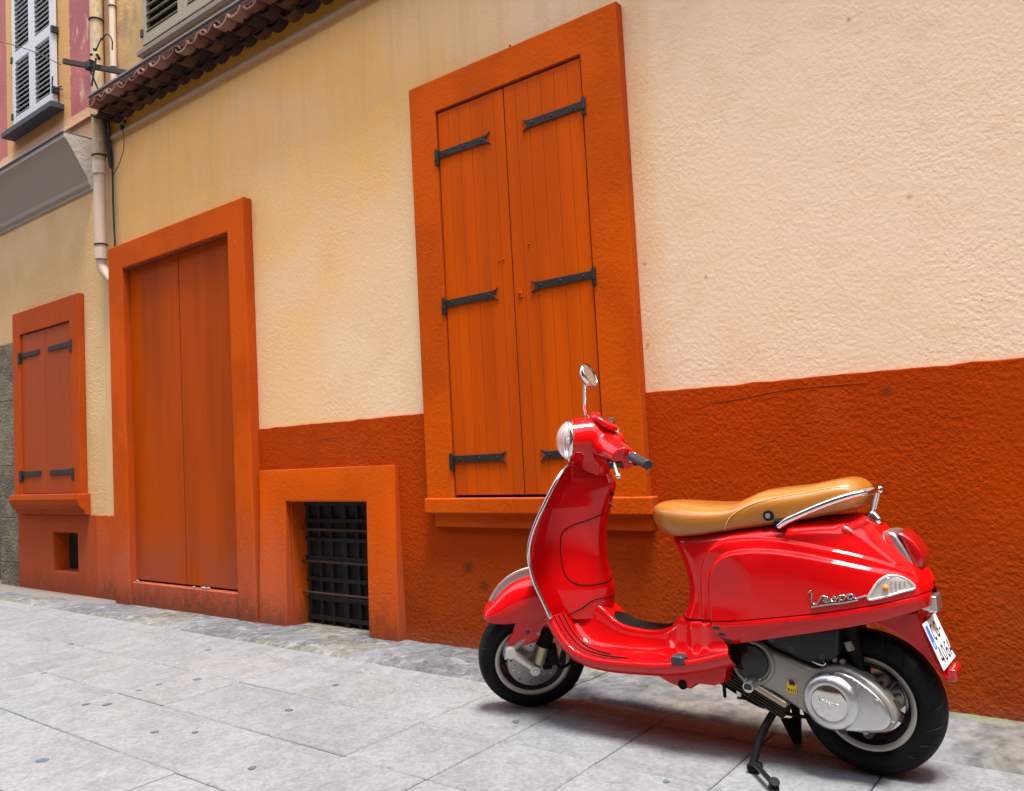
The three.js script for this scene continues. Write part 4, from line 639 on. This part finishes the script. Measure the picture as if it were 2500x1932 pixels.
  { const c = [-0.262, tunnel(-0.262)[1]]; const g = new RoundedBoxGeometry(0.012, 0.002, 0.03, 2, 0.0009); g.rotateZ(-0.62); g.translate(c[0], c[1] + 0.002, 0.012); sp('tunnel_sticker', g, std([0.55, 0.60, 0.50], { roughness: 0.4 })); }
  // belly below the floor
  sp('belly_panel', prism([[-0.02, 0.262], [0.02, 0.238], [0.046, 0.227], [0.088, 0.215], [0.127, 0.214], [0.147, 0.234], [0.213, 0.236], [0.248, 0.252], [0.268, 0.335], [0.16, 0.30], [0, 0.28]], -0.168, 0.168, 0.012, [], 3), P.red);
  sp('belly_plug', [cyl([0.104, 0.227, 0.160], [0.104, 0.227, 0.1715], 0.016, 0.015, 18)], P.black);
  for (const s of [1, -1]) sp('foot_peg', [rbox(0.090, 0.134, 0.300, 0.332, s > 0 ? 0.170 : -0.220, s > 0 ? 0.220 : -0.170, 0.009, 3)], P.grip);
}
// --- headset
{
  const yz = (p) => Math.hypot(p[1], p[2]);
  const body = (p) => {
    const z = Math.abs(p[2]), q = [p[0], p[1], z];
    let d = sdCone(q, [-0.375, 1.063, 0], [-0.29, 1.060, 0], 0.0785, 0.076);
    d = smin(d, sdCone(q, [-0.285, 1.052, 0], [-0.215, 1.030, 0], 0.074, 0.052), 0.02);
    d = smin(d, sdCone(q, [-0.250, 1.030, 0.04], [-0.205, 1.026, 0.19], 0.058, 0.041), 0.018);
    d = smin(d, sdCone(q, [-0.290, 1.01, 0], [-0.297, 0.94, 0], 0.066, 0.067), 0.02);
    d = smax(d, (q[0] + 0.366) * -0.985 - (q[1] - 1.063) * -0.175 * 1 - 0.004, 0.004);            // flat face behind the headlamp
    d = smax(d, z - 0.197, 0.006);
    const dash = (q[0] + 0.236) * 0.62 + (q[1] - 1.100) * 0.785 - 0.010;                            // sloping dashboard
    d = smax(d, dash, 0.008);
    d = smax(d, -((q[1] - 0.936) + (q[0] + 0.30) * 0.50), 0.006);                                    // underside follows the neck
    d = smax(d, -sdBox(q[0] + 0.245, q[1] - 1.002, z - 0.175, 0.032, 0.017, 0.060, 0.012), 0.004);   // slot of the brake lever
    return d;
  };
  const h = sp('headset', st(sdfMesh(body, [-0.46, 0.90, -0.215], [-0.13, 1.16, 0.215], 0.0042)), P.red);
  // lamp
  const R = 0.0775, rot = new THREE.Matrix4().makeRotationZ(-0.175), put = (g) => { g.applyMatrix4(rot); g.translate(-0.370, 1.0635, 0); return st(g); };
  const lathe = (pts, n = 48) => { const g = new THREE.LatheGeometry(pts.map((p) => new THREE.Vector2(p[0], p[1])), n); g.rotateZ(Math.PI / 2); return g; };    // second coordinate runs forward (-x)
  part('headlamp_bezel', put(lathe([[0.070, -0.004], [0.080, -0.006], [0.0815, 0.002], [0.079, 0.009], [0.074, 0.011], [0.071, 0.006]])), P.chrome, h);
  part('headlamp_reflector', put(lathe([[0.0005, -0.028], [0.03, -0.024], [0.055, -0.012], [0.073, 0.006]])), std([0.95, 0.95, 0.96], { roughness: 0.30, metalness: 1, side: THREE.DoubleSide }), h);
  part('headlamp_bulb', put(lathe([[0.0005, -0.025], [0.011, -0.02], [0.013, 0.0], [0.009, 0.010], [0.0005, 0.012]])), std([0.8, 0.8, 0.78], { roughness: 0.2, metalness: 0.5 }), h);
  const dome = []; for (let i = 0; i <= 14; i++) { const a = i / 14 * 1.08; dome.push([0.0005 + Math.sin(a) / Math.sin(1.08) * 0.074, 0.006 + 0.044 * (Math.cos(a) - Math.cos(1.08)) / (1 - Math.cos(1.08))]); }
  part('headlamp_lens', put(lathe(dome)), phys([0.97, 0.97, 0.98], { roughness: 0.10, transmission: 0.75, thickness: 0, ior: 1.5 }), h);
  // instruments on the sloping face
  const dm = new THREE.Matrix4().makeRotationZ(-0.668); const dp = (g) => { g.applyMatrix4(dm); g.translate(-0.236 + 0.0065, 1.100 + 0.0085, 0); return st(g); };
  part('dashboard', dp(new RoundedBoxGeometry(0.094, 0.006, 0.094, 3, 0.003).translate(0.004, -0.001, 0)), std([0.52, 0.44, 0.36], { roughness: 0.35 }), h);
  part('dial', dp(new THREE.CylinderGeometry(0.036, 0.038, 0.012, 32).translate(0.004, 0.004, 0)), P.satin, h);
  part('dial_glass', dp(new THREE.CylinderGeometry(0.032, 0.032, 0.004, 32).translate(0.004, 0.010, 0)), std([0.03, 0.03, 0.035], { roughness: 0.08 }), h);
  part('switch', dp(new RoundedBoxGeometry(0.016, 0.014, 0.018, 2, 0.004).translate(0.044, 0.004, 0.028)), P.satin, h);
  part('dash_hood', dp(new THREE.TorusGeometry(0.047, 0.012, 12, 40, Math.PI * 1.2).rotateX(-Math.PI / 2).rotateY(Math.PI * 0.62).scale(1, 1.1, 1.1).translate(-0.004, 0.004, 0)), P.red, h);
  part('mirror_hole', st(cyl([-0.226, 1.050, 0.092], [-0.214, 1.076, 0.098], 0.009, 0.009, 14)), P.gloss, h);
  sp('steering_neck', st(cyl([-0.275, 0.965, 0], [-0.312, 0.88, 0], 0.050, 0.052, 24)), P.black);
  for (const s of [1, -1]) {
    const bar = sp('handlebar_grip', st([cyl([-0.182, 1.0345 - (s < 0 ? 0.012 : 0), s * 0.215], [-0.153, 1.040 - (s < 0 ? 0.03 : 0), s * 0.335], 0.0165, 0.0165, 24), new THREE.TorusGeometry(0.0145, 0.0035, 8, 24).rotateY(s * 0.24).translate(-0.1532, s < 0 ? 1.010 : 1.040, s * 0.335)]), P.grip);
    part('grip_collar', st(cyl([-0.187, 1.033, s * 0.196], [-0.181, 1.0345, s * 0.219], 0.0195, 0.0185, 24)), P.chrome, bar);
    sp('brake_lever', st([tube([[-0.232, 1.006, s * 0.150], [-0.240, 1.014, s * 0.180], [-0.244, 1.012, s * 0.205], [-0.246, 1.004, s * 0.235], [-0.247, 0.994, s * 0.265]], 0.0058, 40, 10), new THREE.SphereGeometry(0.0105, 16, 12).translate(-0.247, 0.992, s * 0.270)]), P.satin);
    sp('lever_mount', st(rbox(-0.262, -0.208, 0.992, 1.018, s > 0 ? 0.13 : -0.19, s > 0 ? 0.19 : -0.13, 0.008, 2)), P.gloss);
    sp('switch_lever', st(rbox(-0.178, -0.166, 0.998, 1.018, s > 0 ? 0.200 : -0.212, s > 0 ? 0.212 : -0.200, 0.003, 1)), P.black);
  }
}
// --- right-hand mirror
{
  sp('mirror_stalk', st([tube([[-0.276, 1.085, -0.105], [-0.279, 1.118, -0.118], [-0.281, 1.150, -0.120], [-0.274, 1.20, -0.120], [-0.268, 1.250, -0.121]], 0.0078, 50, 10), cyl([-0.276, 1.09, -0.108], [-0.278, 1.112, -0.117], 0.0115, 0.0095, 16)]), P.chrome);
  const c = V3(-0.2505, 1.268, -0.126).applyMatrix4(SM), n = V3(0.86, 0.33, -0.12).normalize();
  const q = new THREE.Quaternion().setFromUnitVectors(V3(0, 1, 0), n), pr = [[0.0005, -0.030], [0.02, -0.028], [0.038, -0.020], [0.050, -0.006], [0.0535, 0.004], [0.052, 0.008], [0.049, 0.008], [0.0485, 0.005]];
  const mk = (pts) => { const g = new THREE.LatheGeometry(pts.map((p) => new THREE.Vector2(p[0], p[1])), 40); g.applyQuaternion(q); g.translate(c.x, c.y, c.z); return g; };
  const m = sp('mirror', mk(pr), P.chrome); part('mirror_glass', mk([[0.0005, 0.0055], [0.0488, 0.0050]]), P.mirror, m);
  part('mirror_edge', mk([[0.0482, 0.0058], [0.0505, 0.0095], [0.0515, 0.0080]]), P.black, m);
}
// --- front mudguard with its crest, and the fork cover
{
  const top = [[-0.797, 0.418], [-0.790, 0.440], [-0.772, 0.462], [-0.745, 0.487], [-0.715, 0.514], [-0.682, 0.538], [-0.64, 0.556], [-0.58, 0.566], [-0.50, 0.560], [-0.44, 0.53]];
  const wid = [[-0.797, 0.004], [-0.792, 0.030], [-0.775, 0.052], [-0.745, 0.072], [-0.70, 0.088], [-0.62, 0.098], [-0.5, 0.098], [-0.44, 0.09]];
  const bot = [[-0.797, 0.412], [-0.77, 0.405], [-0.66, 0.408], [-0.55, 0.414], [-0.44, 0.42]];
  const f = grid(80, 60, (i, v) => { const x = lerp(-0.797, -0.44, Math.pow(i, 1.5)), a = v * Math.PI, cs = Math.cos(a), sn = Math.sin(a), n = 2.9, yt = interp(top, x) - 0.012, yb = interp(bot, x), w = interp(wid, x); return [x, yb + (yt - yb) * Math.pow(sn, 2 / n), Math.sign(cs) * Math.pow(Math.abs(cs), 2 / n) * w]; });
  const m = sp('front_mudguard', st(f), P.red);
  const cr = []; for (const x of [-0.760, -0.752, -0.74, -0.72, -0.70, -0.68, -0.65, -0.62, -0.58]) cr.push([x, interp(top, x) + 0.014 * sstep(-0.765, -0.725, x), 0]);
  part('mudguard_crest', st([tube(cr, 0.006, 50, 10), grid(20, 4, (u, v) => { const x = lerp(-0.757, -0.58, u); return [x, lerp(interp(top, x) - 0.020, interp(top, x) + 0.014 * sstep(-0.765, -0.725, x), v), 0.012 * (1 - v)]; }), grid(20, 4, (u, v) => { const x = lerp(-0.757, -0.58, u); return [x, lerp(interp(top, x) - 0.020, interp(top, x) + 0.014 * sstep(-0.765, -0.725, x), v), -0.012 * (1 - v)]; })]), std([0.55, 0.53, 0.50], { roughness: 0.3, metalness: 0.9, side: THREE.DoubleSide }), m);
  const cover = [[-0.665, 0.430], [-0.690, 0.372], [-0.721, 0.328], [-0.716, 0.312], [-0.700, 0.304], [-0.66, 0.303], [-0.618, 0.310], [-0.575, 0.328], [-0.545, 0.345], [-0.52, 0.362], [-0.52, 0.430]];
  const fc = sp('fork_cover', st(prism(cover, 0.066, 0.092, 0.010, [], 3)), P.red);
  part('cover_bolt', st(cyl([-0.637, 0.361, 0.088], [-0.637, 0.361, 0.0935], 0.0085, 0.0085, 14)), P.gloss, fc);
  sp('fork_tube', st([cyl([-0.44, 0.62, 0.02], [-0.60, 0.34, 0.075], 0.02, 0.02, 14), cyl([-0.64, 0.34, 0.075], [-0.712, 0.292, 0.085], 0.016, 0.016, 12)]), P.cast);
}
// --- wheels
function wheel(R, hw, rr, at, left) {
  const O = new THREE.Matrix4().makeTranslation(...at), fix = (g) => left(g.applyMatrix4(O));
  const lz = (pts, n = 72) => { const g = new THREE.LatheGeometry(pts.map((p) => new THREE.Vector2(p[0], p[1])), n); g.rotateX(Math.PI / 2); return g; };   // second coordinate -> z
  const w = new THREE.Group();
  const tp = []; for (let i = 0; i <= 30; i++) { const a = lerp(-1, 1, i / 30) * Math.PI * 0.80, s = Math.sin(a), c = Math.cos(a), hc = (R - rr + 0.014) / 2, cx = R - hc; tp.push([cx + Math.sign(c) * Math.pow(Math.abs(c), 0.85) * hc, Math.sign(s) * Math.pow(Math.abs(s), 0.80) * hw]); }
  const tm = T.tread || (T.tread = tex(1024, 256, (u, v) => { let h = 0.6 + 0.1 * (fbm(u, v, 60, 2) - 0.5); const k = Math.abs(v - 0.5) * 2; if (k < 0.62) { const ph = (u * 22 + (v > 0.5 ? 0.5 : 0) + 1.3 * k * k) % 1, d = Math.abs(ph - 0.5); if (k > 0.08) h -= 0.6 * sstep(0.09, 0.05, d); if (Math.abs(k - 0.16) < 0.02) h -= 0.5; } else if (Math.abs(k - 0.80) < 0.01 || Math.abs(k - 0.70) < 0.006) h += 0.25; return h; }));
  const tyre = fix(lz(tp)); const rub = P.tyre || (P.tyre = phys([0.007, 0.007, 0.008], { roughness: 0.55, specularIntensity: 0.22, bumpMap: tm, bumpScale: 0.007 }));
  const b = rr - 0.012;
  const rim = [1, -1].map((q) => lz([[b + 0.001, 0.030 * q], [rr - 0.005, 0.036 * q], [rr + 0.003, 0.041 * q], [rr - 0.001, 0.0475 * q], [b + 0.001, 0.0465 * q], [b - 0.006, 0.041 * q]])), barrel = lz([[b - 0.006, 0.041], [b - 0.012, 0.034], [b - 0.028, 0.012], [b - 0.028, -0.012], [b - 0.012, -0.034], [b - 0.006, -0.041]]);
  const spk = []; for (let i = 0; i < 5; i++) { const a = i / 5 * Math.PI * 2 + 0.5, g = prism([[-0.020, 0.02], [0.020, 0.02], [0.013, b - 0.02], [-0.013, b - 0.02]], -0.010, 0.012, 0.005); g.rotateZ(a); spk.push(g); }
  return { tyre, rub, barrel: fix(barrel), rim: fix(mergeGeometries(rim.map((g) => g.toNonIndexed()))), spokes: spk.map(fix), hub: fix(lz([[0.0005, -0.045], [0.030, -0.045], [0.034, -0.03], [0.034, 0.03], [0.030, 0.045], [0.0005, 0.045]])), fix, lz };
}
{
  const f = wheel(0.2135, 0.056, 0.150, [-0.633, 0.2085, 0], st), spokeM = std([0.10, 0.10, 0.105], { roughness: 0.4, metalness: 0.4 });
  const fw = sp('front_wheel', [...f.spokes, f.hub], spokeM); part('tyre', f.tyre, f.rub, fw); part('rim', f.rim, P.rim, fw); part('rim_barrel', f.barrel, P.barrel, fw);
  const C = [-0.633, 0.2085, 0], holes = []; for (let i = 0; i < 24; i++) { const a = i / 24 * Math.PI * 2, q = i % 2 ? 0.088 : 0.072, h = []; for (let k = 0; k < 8; k++) h.push([Math.cos(a) * q + 0.0042 * Math.cos(-k / 8 * Math.PI * 2), Math.sin(a) * q + 0.0042 * Math.sin(-k / 8 * Math.PI * 2)]); holes.push(h); }
  const circ = (r, n, s = 1) => { const o = []; for (let i = 0; i < n; i++) o.push([Math.cos(s * i / n * Math.PI * 2) * r, Math.sin(s * i / n * Math.PI * 2) * r]); return o; };
  const dg = prism(circ(0.101, 64), 0.052, 0.056, 0, [circ(0.048, 40, -1), ...holes]); dg.translate(...C); part('brake_disc', st(dg), std([0.30, 0.29, 0.28], { roughness: 0.35, metalness: 0.9 }), fw);
  const cr = cyl([C[0], C[1], 0.045], [C[0], C[1], 0.058], 0.05, 0.047, 30); part('disc_carrier', st(cr), P.cast, fw);
  // trailing link, damper and caliper on the left side
  sp('suspension_arm', st([tube([[-0.714, 0.294, 0.092], [-0.672, 0.246, 0.094], [-0.632, 0.203, 0.094]], 0.0165, 20, 14), cyl([-0.714, 0.294, 0.075], [-0.714, 0.294, 0.112], 0.0215, 0.0205, 24), cyl([-0.632, 0.203, 0.07], [-0.632, 0.203, 0.114], 0.021, 0.019, 24), cyl([-0.632, 0.203, 0.112], [-0.632, 0.203, 0.119], 0.012, 0.010, 6)]), std([0.60, 0.58, 0.55], { roughness: 0.38, metalness: 0.7 }));
  sp('damper', st([cyl([-0.612, 0.222, 0.088], [-0.584, 0.292, 0.086], 0.021, 0.021, 20)]), std([0.42, 0.36, 0.22], { roughness: 0.4, metalness: 0.7 }));
  sp('damper_boot', st([0, 1, 2, 3, 4].map((k) => cyl([-0.584 + 0.0062 * k, 0.292 + 0.014 * k, 0.086], [-0.584 + 0.0062 * (k + 0.9), 0.292 + 0.014 * (k + 0.9), 0.085], 0.030, 0.025, 20))), P.black);
  sp('brake_caliper', st([rbox(-0.578, -0.535, 0.195, 0.275, 0.040, 0.090, 0.012, 3), rbox(-0.60, -0.56, 0.18, 0.225, 0.06, 0.084, 0.008, 2), cyl([-0.555, 0.235, 0.085], [-0.555, 0.235, 0.096], 0.015, 0.014, 16)]), P.black);
  sp('caliper_bracket', st([prism([[-0.632, 0.19], [-0.60, 0.175], [-0.565, 0.185], [-0.57, 0.20], [-0.60, 0.24], [-0.622, 0.232]], 0.066, 0.074, 0.002), new THREE.TorusGeometry(0.011, 0.004, 8, 16).translate(-0.574, 0.188, 0.078), new THREE.TorusGeometry(0.011, 0.004, 8, 16).translate(-0.590, 0.245, 0.078)]), P.cast);
  sp('brake_hose', st(tube([[-0.555, 0.22, 0.09], [-0.53, 0.185, 0.085], [-0.50, 0.182, 0.07], [-0.46, 0.21, 0.04], [-0.44, 0.28, 0.0]], 0.006, 40, 8)), P.black);

  const r = wheel(0.211, 0.060, 0.140, [0.645, 0.211, 0], (g) => g), rw = sp('rear_wheel', [...r.spokes, r.hub], spokeM); part('tyre', r.tyre, r.rub, rw); part('rim', r.rim, P.rim, rw); part('rim_barrel', r.barrel, P.barrel, rw);
}
// --- engine and transmission
{
  const out = spline([[0.285, 0.373], [0.335, 0.386], [0.379, 0.366], [0.455, 0.340], [0.525, 0.318], [0.565, 0.330], [0.605, 0.333], [0.645, 0.320], [0.70, 0.285], [0.736, 0.240], [0.746, 0.202], [0.725, 0.168], [0.665, 0.150], [0.609, 0.147], [0.545, 0.153], [0.495, 0.176], [0.44, 0.205], [0.39, 0.230], [0.33, 0.248], [0.28, 0.285], [0.268, 0.33]], 90, true).slice(0, -1).map((p) => [p[0], p[1]]);
  const c = sp('transmission_cover', prism(out, 0.062, 0.128, 0.012, [], 4), P.cast);
  const outR = spline([[0.585, 0.318], [0.625, 0.317], [0.665, 0.296], [0.708, 0.262], [0.731, 0.224], [0.733, 0.196], [0.712, 0.172], [0.66, 0.160], [0.60, 0.158]], 60, true).slice(0, -1).map((p) => [p[0], p[1]]);
  part('rear_casting', prism(outR, 0.120, 0.146, 0.011, [], 4), P.satin, c);
  const lz = (pts, x, y, n = 56) => { const g = new THREE.LatheGeometry(pts.map((p) => new THREE.Vector2(p[0], p[1])), n); g.rotateX(Math.PI / 2); g.scale(1, -1, 1); g.translate(x, y, 0); const i = g.index.array; for (let k = 0; k < i.length; k += 3) { const t = i[k + 1]; i[k + 1] = i[k + 2]; i[k + 2] = t; } g.computeVertexNormals(); return g; };
  part('drum_cover', lz([[0.0845, 0.116], [0.0845, 0.134], [0.081, 0.148], [0.073, 0.158], [0.062, 0.163], [0.0545, 0.1635], [0.0535, 0.160], [0.0005, 0.160]], 0.571, 0.232), P.satin, c);
  const md = []; for (let i = 0; i <= 12; i++) md.push([0.0005 + i / 12 * 0.0515, 0.1655 - 0.0045 * Math.pow(i / 12, 2)]); 
  const med = part('medallion', lz([...md, [0.0525, 0.159]], 0.5705, 0.232), std([0.70, 0.68, 0.67], { roughness: 0.035, metalness: 1 }), c);
  { // raised script across the medallion
    const S = [[[-0.030, 0.012], [-0.027, 0.001], [-0.022, 0.010]], [[-0.022, 0.003], [-0.015, 0.006], [-0.019, 0.008], [-0.019, 0.001], [-0.012, 0.003]], [[-0.011, 0.002], [-0.006, 0.008], [-0.006, 0.001], [-0.010, 0.001]], [[-0.003, 0.007], [-0.004, -0.006]], [[-0.003, 0.006], [0.003, 0.006], [0.001, 0.001], [-0.003, 0.001]], [[0.012, 0.006], [0.006, 0.005], [0.008, 0.001], [0.012, 0.006], [0.014, 0.001]], [[0.024, 0.006], [0.018, 0.005], [0.020, 0.001], [0.024, 0.006], [0.030, 0.001]]];
    part('script', S.map((s) => tube(s.map(([u, v]) => [0.5725 + u, 0.231 - u * 0.16 + v, 0.1655]), 0.0011, 16, 5)), P.satin, med);
  }
  part('bolt', [[0.655, 0.290, 0.146], [0.700, 0.251, 0.146], [0.733, 0.19, 0.13], [0.66, 0.155, 0.13], [0.53, 0.330, 0.10], [0.60, 0.342, 0.10], [0.578, 0.346, 0.10]].map(([x, y, z]) => cyl([x, y, z - 0.012], [x, y, z + 0.005], 0.0085, 0.0075, 10)), P.cast, c);
  for (const [x, y] of [[0.705, 0.293], [0.742, 0.235], [0.655, 0.140], [0.585, 0.142]]) part('lug', cyl([x, y, 0.06], [x, y, 0.098], 0.017, 0.015, 14), P.dirtycast, c);
  part('lug_hole', [[0.705, 0.293], [0.655, 0.140]].map(([x, y]) => cyl([x, y, 0.09], [x, y, 0.0985], 0.006, 0.006, 10)), P.black, c);
  part('fan_cover', lz([[0.054, 0.118], [0.054, 0.134], [0.050, 0.139], [0.0005, 0.143]], 0.330, 0.318), std([0.022, 0.022, 0.024], { roughness: 0.6 }), c);
  part('fan_ring', lz([[0.072, 0.118], [0.071, 0.130], [0.064, 0.136], [0.057, 0.132], [0.055, 0.118]], 0.333, 0.316), P.cast, c);
  const fin = []; for (let k = 0; k < 5; k++) { const g = new RoundedBoxGeometry(0.200, 0.0048, 0.075, 2, 0.002); g.rotateZ(-0.44); g.translate(0.337 - 0.0040 * k, 0.228 - 0.0084 * k, 0.082); fin.push(g); }
  sp('cooling_fin', fin, P.dirtycast);
  sp('fin_core', (() => { const g = new THREE.BoxGeometry(0.19, 0.040, 0.055); g.rotateZ(-0.44); g.translate(0.329, 0.211, 0.076); return g; })(), P.black);
  sp('fin_cover', (() => { const g = new RoundedBoxGeometry(0.150, 0.022, 0.05, 3, 0.009); g.rotateZ(-0.44); g.translate(0.365, 0.228, 0.112); return g; })(), std([0.42, 0.34, 0.25], { roughness: 0.4, metalness: 0.7 }));
  sp('fan_shroud', prism([[0.262, 0.300], [0.272, 0.372], [0.300, 0.384], [0.330, 0.378], [0.325, 0.300], [0.300, 0.285]], 0.12, 0.1405, 0.006), P.black);
  sp('kick_shaft', [cyl([0.331, 0.262, 0.11], [0.331, 0.250, 0.178], 0.0185, 0.0165, 22), cyl([0.331, 0.262, 0.105], [0.331, 0.262, 0.13], 0.026, 0.026, 20)], P.satin);
  sp('kick_cap', cyl([0.331, 0.2515, 0.1755], [0.331, 0.250, 0.1795], 0.0135, 0.0130, 20), P.gloss);
  const ab = [[0.365, 0.402], [0.368, 0.372], [0.43, 0.352], [0.475, 0.334], [0.520, 0.326], [0.575, 0.345], [0.592, 0.365], [0.598, 0.44], [0.50, 0.425], [0.40, 0.405]];
  const a = sp('air_box', prism(ab, 0.03, 0.112, 0.010, [], 3), std([0.014, 0.014, 0.015], { roughness: 0.6, bumpMap: T.smooth, bumpScale: 0.001 }));
  for (const [x, y] of [[0.392, 0.388], [0.452, 0.366], [0.545, 0.352]]) part('screw_hole', cyl([x, y, 0.105], [x, y, 0.1125], 0.009, 0.009, 14), P.gloss, a);
  sp('rear_damper', [cyl([0.62, 0.47, 0.07], [0.640, 0.30, 0.072], 0.022, 0.018, 16)], P.black);
  sp('damper_nut', [cyl([0.617, 0.400, 0.088], [0.625, 0.375, 0.09], 0.014, 0.013, 8)], P.cast);
  sp('engine_block', [box(0.24, 0.58, 0.17, 0.30, -0.13, 0.055), box(0.30, 0.62, 0.26, 0.42, -0.11, 0.028), cyl([0.645, 0.211, 0.03], [0.645, 0.211, 0.066], 0.075, 0.085, 24)], P.black);
  sp('muffler', [cyl([0.40, 0.165, -0.17], [0.70, 0.218, -0.18], 0.055, 0.062, 28), cyl([0.70, 0.218, -0.18], [0.715, 0.221, -0.1805], 0.060, 0.05, 28)], std([0.35, 0.34, 0.34], { roughness: 0.35, metalness: 0.9 }));
  sp('spring_clip', tube([[0.520, 0.338, 0.12], [0.535, 0.334, 0.124], [0.550, 0.331, 0.124], [0.556, 0.336, 0.12], [0.550, 0.340, 0.116]], 0.003, 24, 6), P.chrome);
  sp('control_cable', [tube([[0.205, 0.232, 0.10], [0.26, 0.205, 0.10], [0.33, 0.176, 0.10], [0.41, 0.160, 0.09], [0.50, 0.150, 0.07]], 0.006, 40, 8), tube([[0.218, 0.245, 0.10], [0.219, 0.215, 0.102], [0.2195, 0.190, 0.103]], 0.0062, 10, 8)], P.black);
  sp('cable_clip', [[0.27, 0.203], [0.36, 0.172]].map(([x, y]) => rbox(x - 0.008, x + 0.008, y - 0.008, y + 0.012, 0.094, 0.110, 0.003, 1)), P.satin);
  // small yellow sticker
  const cv = document.createElement('canvas'); cv.width = 160; cv.height = 220; const x = cv.getContext('2d');
  x.fillStyle = '#8d877d'; x.fillRect(0, 0, 160, 220); x.fillStyle = '#f0b90a'; x.beginPath(); x.roundRect(6, 62, 148, 152, 16); x.fill();
  x.fillStyle = '#15120f'; x.beginPath(); x.moveTo(44, 14); x.quadraticCurveTo(80, 8, 112, 34); x.quadraticCurveTo(130, 60, 124, 110); x.lineTo(112, 84); x.lineTo(104, 112); x.lineTo(92, 84); x.lineTo(82, 114); x.lineTo(70, 86); x.lineTo(58, 112); x.lineTo(50, 84); x.lineTo(38, 104); x.quadraticCurveTo(36, 60, 44, 14); x.fill();
  x.fillStyle = '#b8322a'; x.fillRect(66, 22, 26, 16); x.fillStyle = '#1b1712'; x.font = 'bold 84px sans-serif'; x.fillText('eni', 18, 196);
  const tt = new THREE.CanvasTexture(cv); tt.colorSpace = THREE.SRGBColorSpace; const pg = new THREE.PlaneGeometry(0.034, 0.046); pg.rotateZ(-0.12); pg.translate(0.452, 0.258, 0.1292); part('sticker', pg, std([1, 1, 1], { roughness: 0.5, map: tt }), c);
}
// --- centre stand
{
  sp('stand_leg', [tube([[0.395, 0.185, 0.095], [0.372, 0.150, 0.108], [0.348, 0.095, 0.145], [0.338, 0.040, 0.180], [0.336, 0.020, 0.192]], 0.0125, 40, 10), rbox(0.320, 0.360, 0.002, 0.030, 0.165, 0.210, 0.010, 3)], P.black);
  sp('stand_leg', [tube([[0.395, 0.185, -0.05], [0.385, 0.130, -0.075], [0.375, 0.06, -0.10]], 0.014, 20, 10), prism([[0.325, 0.075], [0.39, 0.085], [0.385, 0.004], [0.362, 0.002]], -0.115, -0.09, 0.004)], P.black);
  sp('stand_bridge', cyl([0.395, 0.185, -0.06], [0.395, 0.185, 0.10], 0.014, 0.014, 12), P.black);
  sp('stand_tang', [tube([[0.345, 0.028, 0.205], [0.368, 0.032, 0.228], [0.410, 0.030, 0.275], [0.444, 0.029, 0.312]], 0.0085, 30, 10)], P.gloss);
  sp('tang_rubber', [cyl([0.440, 0.014, 0.306], [0.452, 0.040, 0.320], 0.0145, 0.0145, 16), cyl([0.447, 0.012, 0.316], [0.452, 0.022, 0.322], 0.013, 0.013, 16)], P.rubber);
}

renderer.render(scene, camera);
